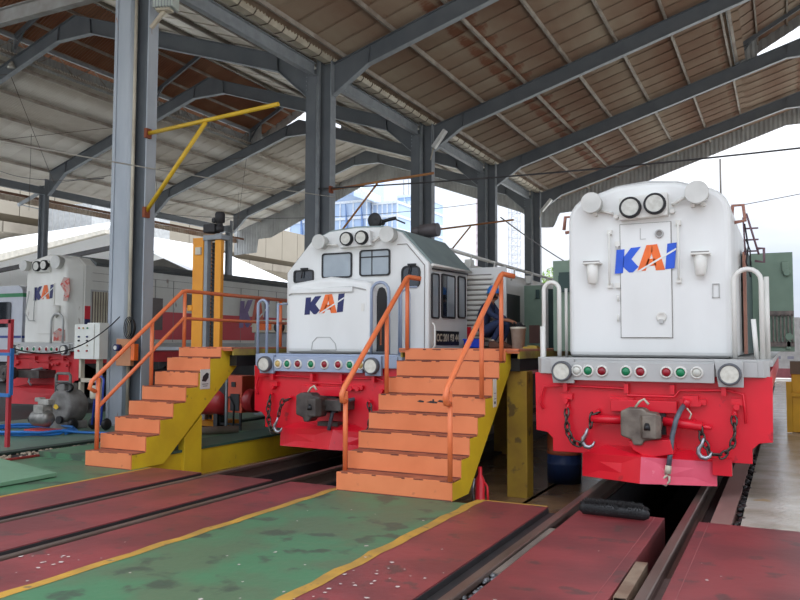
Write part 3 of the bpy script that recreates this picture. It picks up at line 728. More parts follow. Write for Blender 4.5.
for x, z in ((-.68, 2.72), (.60, 2.78)):
    q = MB().lathe([(.075, .02), (.068, -.13), (.058, -.22), (.045, -.235)], (x, .33, z), 'z', 16).build('flag_socket', whited, A)
    MB().box(x-.11, x+.11, .25, .4, z+.01, z+.035).build('socket_lid', whited, q, bev=.006); MB().cyl((x-.1, .27, z+.04), (x+.1, .27, z+.04), .012, n=6).build('hinge_pin', gap, q)
o = MB().lathe([(.052, .0), (.05, -.03), (.035, -.03), (.033, 0)], (.13, .375, 3.08), 'y', 16).build('round_port', lgrey, dpan); MB().cyl((.13, .374, 3.08), (.13, .36, 3.08), .033, n=14).build('port_hole', gap, o)
o = MB().lathe([(.062, .0), (.06, -.02), (.045, -.02), (.03, -.005), (.001, -.005)], (.14, .375, 2.06), 'y', 18).build('latch', whited, dpan); MB().box(.115, .165, .345, .375, 1.98, 2.03).build('latch_tongue', lgrey, o)
for x, z, w, h in ((-.1, 3.02, .07, .14), (.72, 2.28, .08, .16)):
    g = MB(); g.box(x, x+w, .385, .396, z, z+.01).box(x, x+w, .385, .396, z+h, z+h+.01).box(x, x+.01, .385, .396, z, z+h).box(x+w-.01, x+w, .385, .396, z, z+h) if w > .07 else g.box(x, x+w, .37, .376, z, z+.008).box(x, x+.008, .37, .376, z, z+h)
    g.build('label_frame', lgrey, A)
logo(A, -.41, 2.60, .74, .355, .374)
xs1 = [-.79, -.655, -.49, -.21, -.045, .245, .40, .575]
end_beam(A, 1.2, lgrey, [lens_c, lens_g, lens_r, lens_g, lens_r, lens_r, lens_g, lens_c], xs=xs1, lamps=(-.97, .92))
pilot(A, lred, pinkred, plowx=.76, mid=.0)
coupler(A, -.03, coupm, y=-.35, z=.80)
MB().cyl((-.62, -.06, .83), (-.2, -.06, .83), .05, n=12).cyl((-.66, -.06, .83), (-.6, -.06, .83), .025, n=8).cyl((.2, -.06, .84), (.62, -.06, .80), .05, n=12).cyl((.6, -.06, .80), (.72, -.06, .79), .025, n=8).build('buffer_cylinder', lred, A)
MB().prism([(-.16, .62), (.3, .66), (.34, .5), (.05, .44), (-.1, .52)], -.3, .05).build('coupler_carrier', lred, A, bev=.01)
h = MB().tube([(.43, -.05, 1.03), (.40, -.14, .98), (.36, -.2, .88), (.32, -.24, .7), (.30, -.26, .5), (.28, -.28, .36)], .028, 10).build('brake_hose', hosem, A)
MB().tube([(.28, -.28, .37), (.27, -.29, .28)], .036, 8).tube([(.27, -.3, .27), (.22, -.3, .22), (.21, -.3, .17), (.25, -.3, .15), (.29, -.3, .2), (.29, -.3, .26)], .014, 6).build('hose_coupling', gutterm, h)
MB().tube([(.44, -.03, 1.0), (.47, -.06, 1.1)], .04, 8).box(.42, .58, -.04, .06, 1.02, 1.14).build('angle_cock', lred, A)
MB().tube([(.46, -.06, 1.0), (.51, -.08, .94), (.49, -.1, .88)], .01, 5).build('cock_handle', gutterm, A)
chain(A, [(-.93, -.02, .93), (-.93, -.05, .8), (-.91, -.06, .66), (-.84, -.08, .54), (-.76, -.1, .52), (-.70, -.1, .6)])
chain(A, [(-.55, -.02, .90), (-.62, -.06, .87), (-.63, -.08, .74)], hook=(-.66, -.11, .60))
chain(A, [(.95, -.02, .92), (.96, -.05, .75), (.93, -.07, .6), (.84, -.09, .5), (.72, -.1, .5)])
chain(A, [(.52, -.02, .83), (.60, -.07, .8), (.62, -.09, .68), (.68, -.1, .56), (.70, -.1, .48)], hook=(.64, -.12, .56))
MB().tube([(.96, .04, 1.02), (.96, .0, .9)], .022, 6).tube([(-.93, .04, 1.02), (-.93, 0, .92)], .022, 6).build('chain_eye', lred, A)
MB().box(.72, .92, -.02, .08, .26, .45).build('plow_stay', lred, A)
# handrail hoops and steps at the corners
hoop(A, .96, 1.25, 1.56, 2.60, .28, .028, whited); MB().tube([(1.19, .3, 1.56), (1.16, .3, 2.02)], .03, 6).build('handrail_stay', whited, A)
MB().tube([(1.30, .5, 1.56), (1.30, .5, 2.52)], .028, 8).build('handrail_post', whited, A)
hoop(A, -1.30, -1.10, 1.56, 2.52, .3, .028, whited); MB().tube([(-1.06, .5, 1.56), (-1.06, .5, 2.45)], .02, 6).tube([(-1.30, .25, 1.3), (-1.30, .25, 1.95)], .035, 6).build('handrail_post', whited, A)
MB().box(-1.35, 1.35, .2, 15.6, 1.48, 1.56).build('running_board', lgrey, A)
# hood sides: green doors standing open, louvres, engine bay
for s in (-1, 1):
    if s < 0: d1 = MB().box(0, .62 if s > 0 else .35, 0, .03, 1.62, 2.98).build('open_door', green, A, bev=.008, loc=(1.0 if s > 0 else -1.64, 2.0 if s < 0 else 2.4, 0))
    if s < 0: MB().tube([] if s > 0 else [(.1, -.03, 2.4), (.1, -.03, 2.75)], .012, 6).build('door_bar', dgreen, d1)
    if s < 0:
        MB().box(.1, .3, -.04, 0, 2.5, 2.8).build('door_latch', dgreen, d1)
    box('engine_bay', dgreen, s*1.005-.01, s*1.005+.01, 2.5, 9, 1.6, 3.1, A)
    MB().box(min(s*.98, s*1.02), max(s*.98, s*1.02), 2.1, 2.3, 1.6, 3.0).build('pipe_duct', mat('duct_rusty', (168, 120, 100), .6, c2=(140, 96, 84), sc=3, amt=.8), A)
dd = MB().box(0, .62, 0, .03, 1.62, 3.24).build('open_door', green, A, bev=.008, loc=(1.0, 4.6, 0))
MB().box(.46, .56, -.05, 0, 2.92, 3.08).cyl((.53, -.06, 2.90), (.53, .0, 2.90), .055, n=12).cyl((.54, -.05, 1.86), (.54, 0, 1.86), .06, n=12).box(.5, .57, -.04, 0, 1.66, 1.8).build('door_latch', green, dd, bev=.01)
gr = MB().box(.12, .62, -.04, 0, 1.7, 1.78).box(.12, .62, -.04, 0, 2.2, 2.28)
for k in range(9): gr.box(.14+k*.055, .16+k*.055, -.04, 0, 1.76, 2.22)
gr.build('door_grille', mat('grille_worn', (140, 124, 116), .5, c2=(90, 84, 80), sc=9, amt=.9), dd)
# roof-edge fittings on the right: rusty bracket, ladder, cables
l = MB().tube([(.9, 1.2, 3.32), (.92, 1.2, 3.50), (1.04, 1.2, 3.50), (1.06, 1.2, 3.30), (.92, 1.2, 3.28)], .025, 6).build('lifting_eye', mat('rust_pink', (168, 120, 104), .7), A)
inst(l, loc=(-2.16, 0, 0))
l = MB().tube([(1.06, 1.6, 3.45), (1.2, 1.6, 2.9)], .015, 6).tube([(1.02, 1.6, 3.4), (1.04, 1.6, 2.9)], .012, 6)
for z in (3.25, 3.1, 2.95): l.tube([(1.02, 1.6, z), (1.2, 1.6, z)], .012, 6)
l.tube([(1.18, 1.6, 2.98), (1.26, 1.6, 2.98), (1.26, 1.6, 2.8), (1.15, 1.6, 2.82)], .02, 6).build('roof_ladder', mat('rust_purple', (120, 92, 100), .6), A)
MB().tube([(1.04, 1.5, 3.3), (1.08, 1.5, 3.0), (1.05, 1.5, 2.8), (1.1, 1.5, 2.6)], .012, 6).tube([(1.05, 1.5, 3.1), (1.0+.1, 1.5, 2.95), (1.1, 1.5, 2.75)], .01, 6).build('hanging_cable', black, A)
MB().tube([(.8, .9, 3.6), (.8, .9, 4.05)], .012, 5).build('antenna', gap, A)
MB().tube([(.30, .9, 3.7), (.30, .9, 3.78), (.36, .9, 3.78)], .02, 6).build('roof_eye', lgrey, A)
bogies(A, 16)

# ================= middle locomotive (short hood and cab)
B = empty('locomotive', (-6.28, 10.1, 0), 'middle white and red locomotive, cab windows above navy and orange logo', 'locomotive', 'diesel locomotives in the shed')
nose = [(-.96, 1.56), (-.96, 2.48)]+arc(-.80, 2.54, .16, 180, 90, 4)+[(-.15, 2.78)]+arc(.46, 2.54, .16, 90, 0, 4)+[(.62, 1.56)]
MB().prism(nose, .35, 1.0).build('nose', white, B, bev=.08)
MB().tube([(-.90, .345, 2.50), (-.7, .335, 2.58), (.3, .335, 2.6), (.52, .345, 2.55)], .012, 6).build('nose_seam', lgrey, B)
hb = MB().box(-.86, .30, .31, .36, 2.52, 2.60).build('nose_hinge_rail', white, B, bev=.012)
g = MB()
for a, b in (((-.46, 1.62), (-.44, 1.74)), ((-.44, 1.74), (-.36, 1.82)), ((-.36, 1.82), (-.12, 1.82)), ((-.12, 1.82), (-.02, 1.72)), ((-.02, 1.72), (.0, 1.62)), ((-.46, 1.62), (.0, 1.62))): g.bar((a[0], .345, a[1]), (b[0], .345, b[1]), .008, .01)
g.build('access_plate_edge', lgrey, B)
MB().box(.44, .49, .34, .36, 2.22, 2.34).build('latch', whited, B)
logo(B, -.60, 2.17, .74, .33, .35, blue=knavy)
cabp = [(-1.33, 1.5), (-1.33, 2.92), (-.84, 3.44), (-.5, 3.58), (0, 3.62), (.5, 3.60), (.84, 3.50), (1.33, 2.98), (1.33, 1.5)]
MB().prism(cabp, .9, 2.55).build('cab', white, B, bev=.03)
rp_ = [(-1.36, 2.93), (-.86, 3.47), (-.5, 3.61), (0, 3.65), (.5, 3.63), (.86, 3.53), (1.37, 2.99)]
MB().prism(rp_+[(x*.98, z-.03) for x, z in rp_[::-1]], .97, 2.65).build('cab_roof', roofgreen, B)
MB().tube([(1.36, .97, 2.96), (1.36, 2.65, 2.98)], .025, 6).build('roof_gutter', whited, B)
hb = MB().prism([(-.22, 3.28), (.36, 3.30), (.34, 3.54), (-.19, 3.52)], .78, .95).build('headlight_box', white, B, bev=.01)
lamp(hb, 'headlight', -.07, .77, 3.42, .115); lamp(hb, 'headlight', .21, .77, 3.425, .115)
disc(B, -.60, .74, 3.40, .125, d=.18); disc(B, .68, .72, 3.45, .13, d=.2)
MB().tube([(-.5, .85, 3.36), (-.3, .85, 3.34)], .02, 6).tube([(.36, .85, 3.36), (.5, .85, 3.44)], .02, 6).build('conduit', whited, B)
def window(root, x0, x1, z0, z1, y, gl=glass, rub=black, r=.05, mullion=False, wiper=False):
    a = rrect(x0, x1, z0, z1, r); b = rrect(x0+.025, x1-.025, z0+.025, z1-.025, r*.7)
    n = len(a); m = MB(); vs = [(p[0], y-.02, p[1]) for p in a]+[(p[0], y-.02, p[1]) for p in b]+[(p[0], y+.01, p[1]) for p in a]+[(p[0], y+.01, p[1]) for p in b]
    fs = []
    for i in range(n):
        j = (i+1) % n; fs += [(i, j, n+j, n+i), (i, 2*n+i, 2*n+j, j), (n+i, n+j, 3*n+j, 3*n+i)]
    o = m.add(vs, fs).build('window_frame', rub, root)
    MB().prism(b, y-.004, y+.004).build('pane', gl, o)
    if mullion: MB().box(x0+.22, x0+.235, y-.012, y, z0+.02, z1-.02).box(x0+.02, x1-.02, y-.012, y, z1-.13, z1-.11).build('mullion', dark, o)
    if wiper: MB().tube([((x0+x1)/2, y-.04, z1+.02), ((x0+x1)/2-.02, y-.04, z1-.14)], .012, 5).box((x0+x1)/2-.04, (x0+x1)/2+.1, y-.05, y-.02, z1, z1+.03).build('wiper', black, o)
    return o
window(B, -.62, -.04, 2.80, 3.22, .895); window(B, .10, .66, 2.81, 3.24, .895, mullion=True)
window(B, -1.18, -.78, 2.74, 2.96, .895, wiper=True, gl=glassd); window(B, .86, 1.19, 2.60, 2.95, .895, gl=glassd, wiper=True, r=.09)
g = MB()
for a, b in (((.78, 3.3), (.95, 3.3)), ((.95, 3.3), (1.26, 2.95)), ((1.26, 2.95), (1.26, 1.6))): g.bar((a[0], .895, a[1]), (b[0], .895, b[1]), .01, .012)
g.build('door_gap', gap, B)
MB().prism([(.52, 1.6), (.52, 2.45)]+arc(.68, 2.45, .16, 180, 0, 6)+[(.84, 1.6)], .615, .632, 'x').build('door_opening', black, B); MB().box(.632, .645, .60, .64, 1.7, 2.0).build('lining', mat('lining_rust', (180, 104, 70), .6), B); hoop(B, .60, .90, 1.56, 2.66, .38, .025, lgreyb)
MB().tube([(.92, .7, 1.56), (.92, .7, 2.6), (1.2, .75, 2.6)], .02, 6).build('handrail', lgreyb, B)
hoop(B, 1.0, 1.14, 1.6, 2.55, .6, .018, lgreyb)
# side of the cab
def side_window(root, y0, y1, z0, z1, x, gl=glass):
    a = rrect(y0, y1, z0, z1, .05); b = rrect(y0+.025, y1-.025, z0+.025, z1-.025, .035); n = len(a)
    vs = [(x+.02, p[0], p[1]) for p in a]+[(x+.02, p[0], p[1]) for p in b]+[(x-.01, p[0], p[1]) for p in a]+[(x-.01, p[0], p[1]) for p in b]
    fs = []
    for i in range(n):
        j = (i+1) % n; fs += [(i, j, n+j, n+i), (i, 2*n+i, 2*n+j, j), (n+i, n+j, 3*n+j, 3*n+i)]
    o = MB().add(vs, fs).build('window_frame', dark, root); MB().prism(b, x-.004, x+.004, 'x').build('pane', gl, o); return o
side_window(B, .98, 1.28, 2.12, 2.84, 1.335, glass); o = side_window(B, 1.38, 1.95, 2.14, 2.86, 1.335, glassd)
MB().box(1.34, 1.35, 1.62, 1.9, 2.17, 2.83).build('sliding_pane', glass, o); side_window(B, 2.08, 2.42, 2.16, 2.88, 1.335, glass)
MB().tube([(1.36, .98, 2.9), (1.37, 2.45, 2.93)], .014, 6).build('drip_rail', dark, B)
pl = box('number_plate', black, 1.333, 1.345, 1.15, 2.12, 1.70, 1.93, B)
text('plate_number', 'CC 201 83 44', .165, gutterm, pl, (1.347, 1.635, 1.815), (PI/2, 0, PI/2), bold=.004)
MB().box(1.33, 1.35, 1.12, 1.14, 1.68, 1.95).build('plate_rim', whited, B)
grab_pts = [(1.36, .98, 1.62), (1.40, .98, 1.7), (1.40, .98, 2.0), (1.36, .98, 2.05)]
MB().tube(grab_pts, .014, 6).build('grab_rail', whited, B)
# long hood behind the cab
hood(B, .98, 2.55, 16, 1.56, 3.0, 3.35, whited, rr=.3, bev=.02)
fd = MB().box(.98, 1.93, 2.86, 2.90, 1.68, 3.08).build('louvred_door', white, B, bev=.006)
sl = None
for k in range(13):
    if sl is None: sl = MB().prism([(2.855, -.01), (2.825, .0), (2.825, .02), (2.855, .058)], 1.08, 1.70, 'x').build('louvre_slat', whited, fd); o = sl
    else: o = inst(sl)
    o.location = (0, 0, 1.80+k*.09)
MB().box(1.06, 1.66, 2.855, 2.859, 1.76, 2.96).build('louvre_shadow_plate', gap, fd)
slats(B, 1.0, 2.62, 3.75, 1.62, 3.02, 13, white, back=gap)
slats(B, 1.0, 4.1, 4.6, 1.66, 2.85, 18, white, back=dark); rl = MB().box(.98, 1.34, 2.66, 2.70, 1.6, 2.02).build('red_louvre_panel', lred, B)
for k in range(6): MB().box(1.0, 1.32, 2.64, 2.66, 1.64+k*.06, 1.67+k*.06).build('louvre_slat', dullred, rl)
MB().box(.97, 1.02, 4.9, 5.2, 1.6, 2.95).build('door_post', white, B)
box('engine_bay', black, .97, 1.0, 5.1, 6.6, 1.6, 2.8, B)
gd = MB().box(0, .42, 0, .03, 1.6, 3.05).build('open_door', green, B, bev=.008, loc=(1.0, 6.9, 0)); MB().box(.28, .36, -.04, 0, 2.75, 2.95).build('door_latch', dgreen, gd)
MB().box(.12, .36, -.02, 0, 1.75, 2.15).build('door_grille', mat('grille_rust', (120, 84, 76), .6), gd)
gd = MB().box(0, .5, 0, .03, 1.6, 3.1).build('open_door', dgreen, B, bev=.008, loc=(1.0, 8.9, 0))
MB().box(-1.35, 1.35, .2, 16.2, 1.48, 1.56).build('running_board', lgreyb, B)
pipes = MB().tube([(.9, 2.8, 3.42), (.86, 6, 3.42), (.86, 16, 3.42)], .035, 6)
for k in range(9): pipes.tube([(.98, 3.4+k*1.3, 3.1), (1.06, 3.4+k*1.3, 3.2), (1.04, 3.5+k*1.3, 3.38), (.9, 3.5+k*1.3, 3.4)], .02, 5)
pipes.build('roof_pipework', whited, B)
for k, y in enumerate((3.4, 5.0, 7.2, 9.0)): MB().box(.94, 1.06, y, y+.18, 3.12, 3.3).build('lifting_lug', whited, B)
MB().cyl((.40, 2.3, 3.70), (.55, 2.3, 3.71), .09, n=16).cyl((.55, 2.3, 3.71), (.88, 2.3, 3.72), .12, n=18).build('air_horn', mat('horn_dark', (84, 78, 78), .5), B)
hn = MB().lathe([(.05, .3), (.06, .1), (.13, 0), (.12, -.02), (.001, .04)], (.15, 1.3, 3.79), 'y', 16).build('horn', black, B)
MB().tube([(.15, 1.4, 3.79), (.15, 1.55, 3.63)], .04, 6).tube([(.3, 1.3, 3.76), (.55, 1.3, 3.8)], .03, 6).tube([(.5, 1.3, 3.8), (.72, 1.3, 3.7)], .015, 6).build('horn_bracket', black, B)
xs2 = [-.80, -.625, -.43, -.19, .05, .29, .49, .67]
end_beam(B, 1.24, lgreyb, [lens_a, lens_g, lens_r, lens_g, lens_r, lens_r, lens_g, lens_a], xs=xs2, lamps=(-1.04, .86))
pilot(B, lred, lred, plowx=.82, mid=.3, tip=-.35)
cB = coupler(B, .02, coupd, y=-.5, z=.80)
MB().box(.0, .5, -.35, .06, .74, .90).build('drawbar', coupd, B, bev=.01)
MB().tube([(.55, -.03, .9), (.4, -.15, .86), (.28, -.22, .7), (.24, -.25, .45)], .03, 8).build('brake_hose', hosem, B)
MB().box(-.05, .3, -.1, .05, .35, .55).build('draft_gear', coupd, B)
chain(B, [(-.98, -.02, .9), (-.99, -.05, .7), (-.97, -.06, .5), (-.9, -.08, .36), (-.8, -.1, .36)])
chain(B, [(-.62, -.02, .86), (-.72, -.06, .82), (-.76, -.08, .68), (-.76, -.1, .6)], hook=(-.76, -.12, .46))
chain(B, [(.78, -.02, .85), (.84, -.05, .7), (.82, -.08, .5), (.76, -.1, .38)])
for s in (-1,):
    hoop(B, -1.40, -1.22, 1.50, 2.42, .2, .024, lgreyb); MB().tube([(-1.08, .3, 1.50), (-1.08, .3, 2.35), (-.96, .9, 2.40)], .022, 6).build('handrail_post', lgreyb, B)
bogies(B, 16)

# ================= far left locomotive
Cc = empty('locomotive', (-17.66, 14.25, .10), 'white and dull red diesel locomotive at far left with peeling paint beside its small logo', 'locomotive', 'diesel locomotives in the shed')
YL = 26
prof = [(-.93, 1.6), (-.93, 3.5), (-.7, 3.85), (-.35, 3.97), (0, 4.0), (.35, 3.97), (.7, 3.9), (.93, 3.7), (.93, 1.6)]
MB().prism(prof, .55, YL).build('body', whited, Cc, bev=.03)
fp = [(-.88, 1.6), (-.84, 3.5), (-.66, 3.84), (0, 3.98), (.5, 3.9), (.7, 3.6), (.74, 1.6)]
def loft(p0, y0, p1, y1):
    n = len(p0); return MB().add([(x, y0, z) for x, z in p0]+[(x, y1, z) for x, z in p1], [tuple(range(n)), tuple(range(2*n-1, n-1, -1))]+[(i, n+i, n+(i+1) % n, (i+1) % n) for i in range(n)])
bp_ = [(-.93, 1.6), (-.93, 3.5), (-.7, 3.85), (0, 4.0), (.7, 3.9), (.93, 3.7), (.93, 1.6)]
loft(fp, 0.15, bp_, .56).build('front_face', whited, Cc, bev=.05)
MB().prism([(-.7, 3.9), (0, 4.04), (.7, 3.94), (.98, 3.78), (.94, 3.70), (0, 3.97), (-.7, 3.83)], .9, YL).build('roof', mat('roof_dark_grey', (104, 108, 108), .6), Cc)
MB().box(-.3, .28, .125, .18, 1.85, 3.2).build('front_door', whited, Cc, bev=.008)
hb = MB().box(-.44, .12, .05, .2, 3.50, 3.80).build('headlight_box', whited, Cc, bev=.02)
lamp(hb, 'headlight', -.29, .04, 3.66, .14); lamp(hb, 'headlight', -.01, .04, 3.68, .14)
disc(Cc, -.80, .0, 3.70, .15, d=.2); disc(Cc, .44, .0, 3.74, .18, d=.25)
logo(Cc, -.50, 2.74, .76, .42, .118, blue=knavy)
pt = MB().prism([(.5, 3.15), (.62, 3.35), (.82, 3.32), (.86, 3.0), (.8, 2.72), (.62, 2.72), (.66, 2.95)], .13, .15).build('peeled_paint_patch', mat('peeled_patch', (206, 150, 140), .8, c2=(176, 168, 160), sc=7, amt=1, c3=(196, 66, 60), sc3=9, t3=.52), Cc)
MB().prism([(.3, 1.66), (.3, 1.9), (.5, 2.0), (.7, 1.95), (.72, 1.66)], .13, .15).build('peeled_paint_patch', mat('peeled_patch', (206, 150, 140)), Cc)
MB().lathe([(.1, 0), (.09, -.2), (.0005, -.35)], (.42, .1, 2.6), 'z', 12).build('flag_socket', whited, Cc)
hoop(Cc, .42, .86, 1.6, 2.38, -.05, .03, lgrey); MB().tube([(-.66, .1, 3.0), (-.66, .0, 2.4), (-.5, 0, 2.2), (-.4, .1, 2.2)], .015, 5).tube([(-.45, .1, 3.1), (-.45, .1, 2.2)], .012, 5).build('grab_rail', lgrey, Cc)
MB().box(.933, .95, .8, 1.9, 2.1, 3.0).build('radiator_grille', mat('grille_brown', (116, 100, 90), .6, c2=(70, 62, 60), sc=3, stretch=(1, 9, .3)), Cc)
gs = None; gpp = MB().box(.93, .94, .75, 1.95, 2.05, 3.05).build('grille_frame', lgrey, Cc)
for k in range(12):
    if gs is None: gs = MB().box(.94, .97, -.02, .02, 2.1, 3.0).build('grille_bar', gutterm, gpp); o = gs
    else: o = inst(gs)
    o.location = (0, .85+k*.09, 0)
box('red_band', lred, .931, .939, .57, .75, 2.25, 2.6, Cc); box('navy_band', knavy, .931, .939, .57, .75, 2.05, 2.25, Cc)
box('red_band', mat('side_red_band', (206, 44, 50), .45, c2=(214, 80, 92), sc=.4, amt=.8), .931, .942, 2.9, YL-.1, 1.72, 2.55, Cc)
for y, w_, z0, z1 in ((2.95, .5, 2.0, 2.95), (4.45, .4, 2.72, 3.15)): box('side_window', mat('window_brown', (104, 92, 86), .4), .943, .952, y, y+w_, z0, z1, Cc)
for k, y in enumerate((5.2, 6.9, 9.3, 11.2, 14.2, 16.4, 18.8, 21, 23)): box('panel_seam', gap, .933, .943, y*.45+.8, y*.45+.815, 1.65, 3.5, Cc)
box('panel_seam', gap, .933, .943, .8, YL-.1, 3.28, 3.29, Cc); box('panel_seam', gap, .933, .943, .8, YL-.1, 3.5, 3.51, Cc)
logo(Cc, 7.1, 2.12, 1.75, 1.1, .945, blue=kpurple, org=mat('logo_orange_faded', (232, 110, 84), .5), axis='x')
MB().box(-1.36, 1.36, .1, YL, 1.5, 1.62).build('running_board', lgrey, Cc)
end_beam(Cc, 1.16, lgrey, [lens_c, lens_g, lens_r, lens_g, lens_r, lens_r, lens_g, lens_r], ztop=1.6, xs=[-.85, -.63, -.42, -.17, .05, .3, .5, .7])
pilot(Cc, dullred, dullred, plowx=1.2, mid=-.35, zb=.0, tip=-.7)
coupler(Cc, -.5, coupd, y=-.7, z=.82); MB().box(-.5, .5, -.45, .1, .7, .9).build('drawbar', coupd, Cc)
MB().tube([(.2, -.1, .95), (.05, -.3, .9), (0, -.35, .6), (.05, -.3, .5)], .03, 6).build('brake_hose', mat('hose_pale', (170, 176, 176), .5), Cc)
MB().box(1.0, 1.34, .2, .5, 1.3, 1.62).build('side_step', lgrey, Cc)
hoop(Cc, 1.1, 1.3, 1.62, 2.75, 1.3, .03, whited)
bogies(Cc, 20)
# ---------------------------------------------------------------- stair platforms
def stair(name, x0, x1, ys, lab, ptop_y1, px0, px1, sb_=.5, st_=2.06):
    e = empty(name, ((x0+x1)/2, ys, 0), lab, 'stairs', 'orange stair platforms between the tracks')
    cx = (x0+x1)/2; W_ = x1-x0; st = None; rise, run = .2135, .2625
    for k in range(8):
        h = rise if k < 7 else .155
        o = MB().box(-W_/2, W_/2, k*run, k*run+.02, k*rise+.0, k*rise+h).build('riser', orange, e, bev=.003)
        if k < 7: MB().box(-W_/2+.005, W_/2-.005, k*run+.02, k*run+run, k*rise+h-.015, k*rise+h-.002).build('tread', mat('worn_tread', (172, 98, 68), .65, c2=(116, 66, 50), sc=5, amt=.95, stretch=(1, 3, 1)), e)
        m = MB(); random.seed(k*5+int(abs(x0)*10))
        x = -W_/2
        while x < W_/2:
            L = random.uniform(.03, .13); L = min(L, W_/2-x); hh = random.choice([.006, .01, .014, .018])
            if random.random() < .55: m.box(x, x+L, k*run-.002, k*run+.004, k*rise+h-hh*.8, k*rise+h+.001)
            x += L
        m.box(-W_/2+.01, W_/2-.01, k*run-.004, k*run-.0, k*rise+.0005, k*rise+.010)
        m.build('worn_edge', rustline, o)
    def str_(x, nm='stringer'):
        MB().prism([(.02, 0), (sb_, 0), (st_, 1.40), (st_, 1.62)]+[q for k in range(7, 0, -1) for q in ((k*run+.022, min(1.62, (k+1)*rise-.02)), (k*run+.022, k*rise-.016))]+[(.022, .19)], x-.015, x+.015, 'x').build(nm, yellow, e, bev=.004)
    str_(W_/2-.014); str_(-W_/2+.014)
    y0 = 7*run+.02; L = ptop_y1-ys
    MB().box(px0-cx, px1-cx, y0, L, 1.625, 1.652).build('deck', mat('deck_worn_orange', (190, 110, 76), .6, c2=(130, 92, 70), sc=2, amt=.9), e)
    MB().box(px0-cx, px1-cx, y0+.02, y0+.05, 1.60, 1.66).build('deck_edge', orange, e)
    MB().box(px1-cx-.03, px1-cx, y0+.06, L, 1.53, 1.625).box(px0-cx, px0-cx+.03, y0+.06, L, 1.53, 1.625).build('deck_fascia', mat('fascia_yellow_dirty', (176, 160, 60), .6, c2=(120, 96, 60), sc=2, amt=.9), e)
    MB().box(px0-cx+.05, px1-cx-.05, y0+.2, L, 1.36, 1.53).build('deck_beam', black, e)
    return e
s2 = stair('stair_platform', -4.77, -3.30, 7.96, 'wide orange stairs with yellow stringer climbing between the middle and right locomotives', 14.9, -4.88, -3.13)
# posts and rails of the wide stair (local origin x=-4.035, y=7.96)
def L2(p): return (p[0]+4.035, p[1]-7.96, p[2])
def trail(e, name, pts, r, m, L): return MB().tube([L(p) for p in pts], r, 8).build(name, m, e)
trail(s2, 'handrail', [(-4.74, 8.12, 1.03), (-4.74, 8.03, 1.04), (-4.74, 8.02, 1.12), (-4.74, 8.08, 1.2), (-4.74, 9.78, 2.64), (-4.74, 9.84, 2.66), (-4.6, 9.95, 2.64)], .034, orangeL, L2)
trail(s2, 'handrail', [(-3.33, 7.97, 1.06), (-3.33, 7.86, 1.07), (-3.33, 7.85, 1.16), (-3.33, 7.9, 1.24), (-3.33, 9.70, 2.62), (-3.33, 9.76, 2.65), (-3.2, 9.88, 2.62)], .034, orangeL, L2)
for x, y, z0, z1 in ((-4.74, 8.11, .21, 1.15), (-4.74, 9.18, 1.06, 2.1), (-4.74, 9.80, 1.64, 2.64), (-3.33, 7.98, .21, 1.2), (-3.33, 8.98, 1.06, 2.06), (-3.33, 9.72, 1.5, 2.62)):
    trail(s2, 'rail_post', [(x, y, z0), (x, y, z1)], .03, orangeL, L2)
MB().box(.655, .935, 2.12, 2.4, -.32, 1.36).build('support_post', yellowd, s2, bev=.008)
MB().box(-.9, -.62, 6.0, 6.3, -.32, 1.36).build('support_post', yellowd, s2, bev=.008)
sg = MB().box(.735, .742, 1.34, 1.46, .93, 1.28).build('warning_sign', mat('sign_white', (224, 224, 214), .5), s2)
MB().box(.742, .744, 1.36, 1.44, 1.1, 1.105).box(.742, .744, 1.36, 1.44, 1.03, 1.035).box(.742, .744, 1.37, 1.42, .97, 1.0).build('sign_mark', dark, sg)
for k, (xx, w, zz) in enumerate(((-.18, .1, .99), (-.05, .16, .985), (.1, .09, 1.0), (.2, .05, .99), (.03, .03, 1.01))):
    MB().prism([(xx, zz), (xx+w*.4, zz+.02), (xx+w, zz+.008), (xx+w*.9, zz-.012), (xx+w*.3, zz-.008)], 4*.2625-.0015, 4*.2625-.0005).build('paint_scrape', dark, s2)
s1 = stair('stair_platform', -8.83, -7.97, 7.90, 'narrow orange stairs with yellow stringer at left beside the near steel column', 15.6, -8.81, -7.78, .62, 2.3)
def L1(p): return (p[0]+8.40, p[1]-7.90, p[2])
trail(s1, 'handrail', [(-8.78, 8.0, 1.03), (-8.78, 7.9, 1.08), (-8.78, 7.93, 1.17), (-8.78, 9.75, 2.56), (-8.78, 9.85, 2.57), (-8.78, 13.4, 2.56)], .032, orangeL, L1)
trail(s1, 'handrail', [(-8.78, 8.05, .80), (-8.78, 9.78, 2.12), (-8.78, 13.4, 2.11)], .028, orangeL, L1)
for y, z0, z1 in ((8.05, .21, 1.22), (9.08, 1.06, 2.05), (9.80, 1.64, 2.57), (12.5, 1.65, 2.56)): trail(s1, 'rail_post', [(-8.78, y, z0), (-8.78, y, z1)], .03, orangeL, L1)
MB().prism([(1.08, -.3), (1.46, -.3), (1.46, .62), (1.08, .32)], .28, .40, 'x').build('support_post', yellow, s1, bev=.005)
MB().box(-.36, -.1, 5.6, 5.9, .08, 1.36).build('support_post', yellowd, s1); MB().box(.3, .55, 5.6, 5.9, -.28, 1.36).build('support_post', yellowd, s1)
sg = MB().box(.434, .441, 1.36, 1.58, 1.02, 1.32).build('warning_sign', mat('sign_white', (224, 224, 214)), s1)
MB().prism([(1.39, 1.14), (1.42, 1.22), (1.5, 1.27), (1.55, 1.25), (1.54, 1.19), (1.48, 1.13)], .441, .443, 'x').box(.441, .443, 1.4, 1.54, 1.09, 1.1).box(.441, .443, 1.42, 1.52, 1.06, 1.07).build('sign_mark', dark, sg)

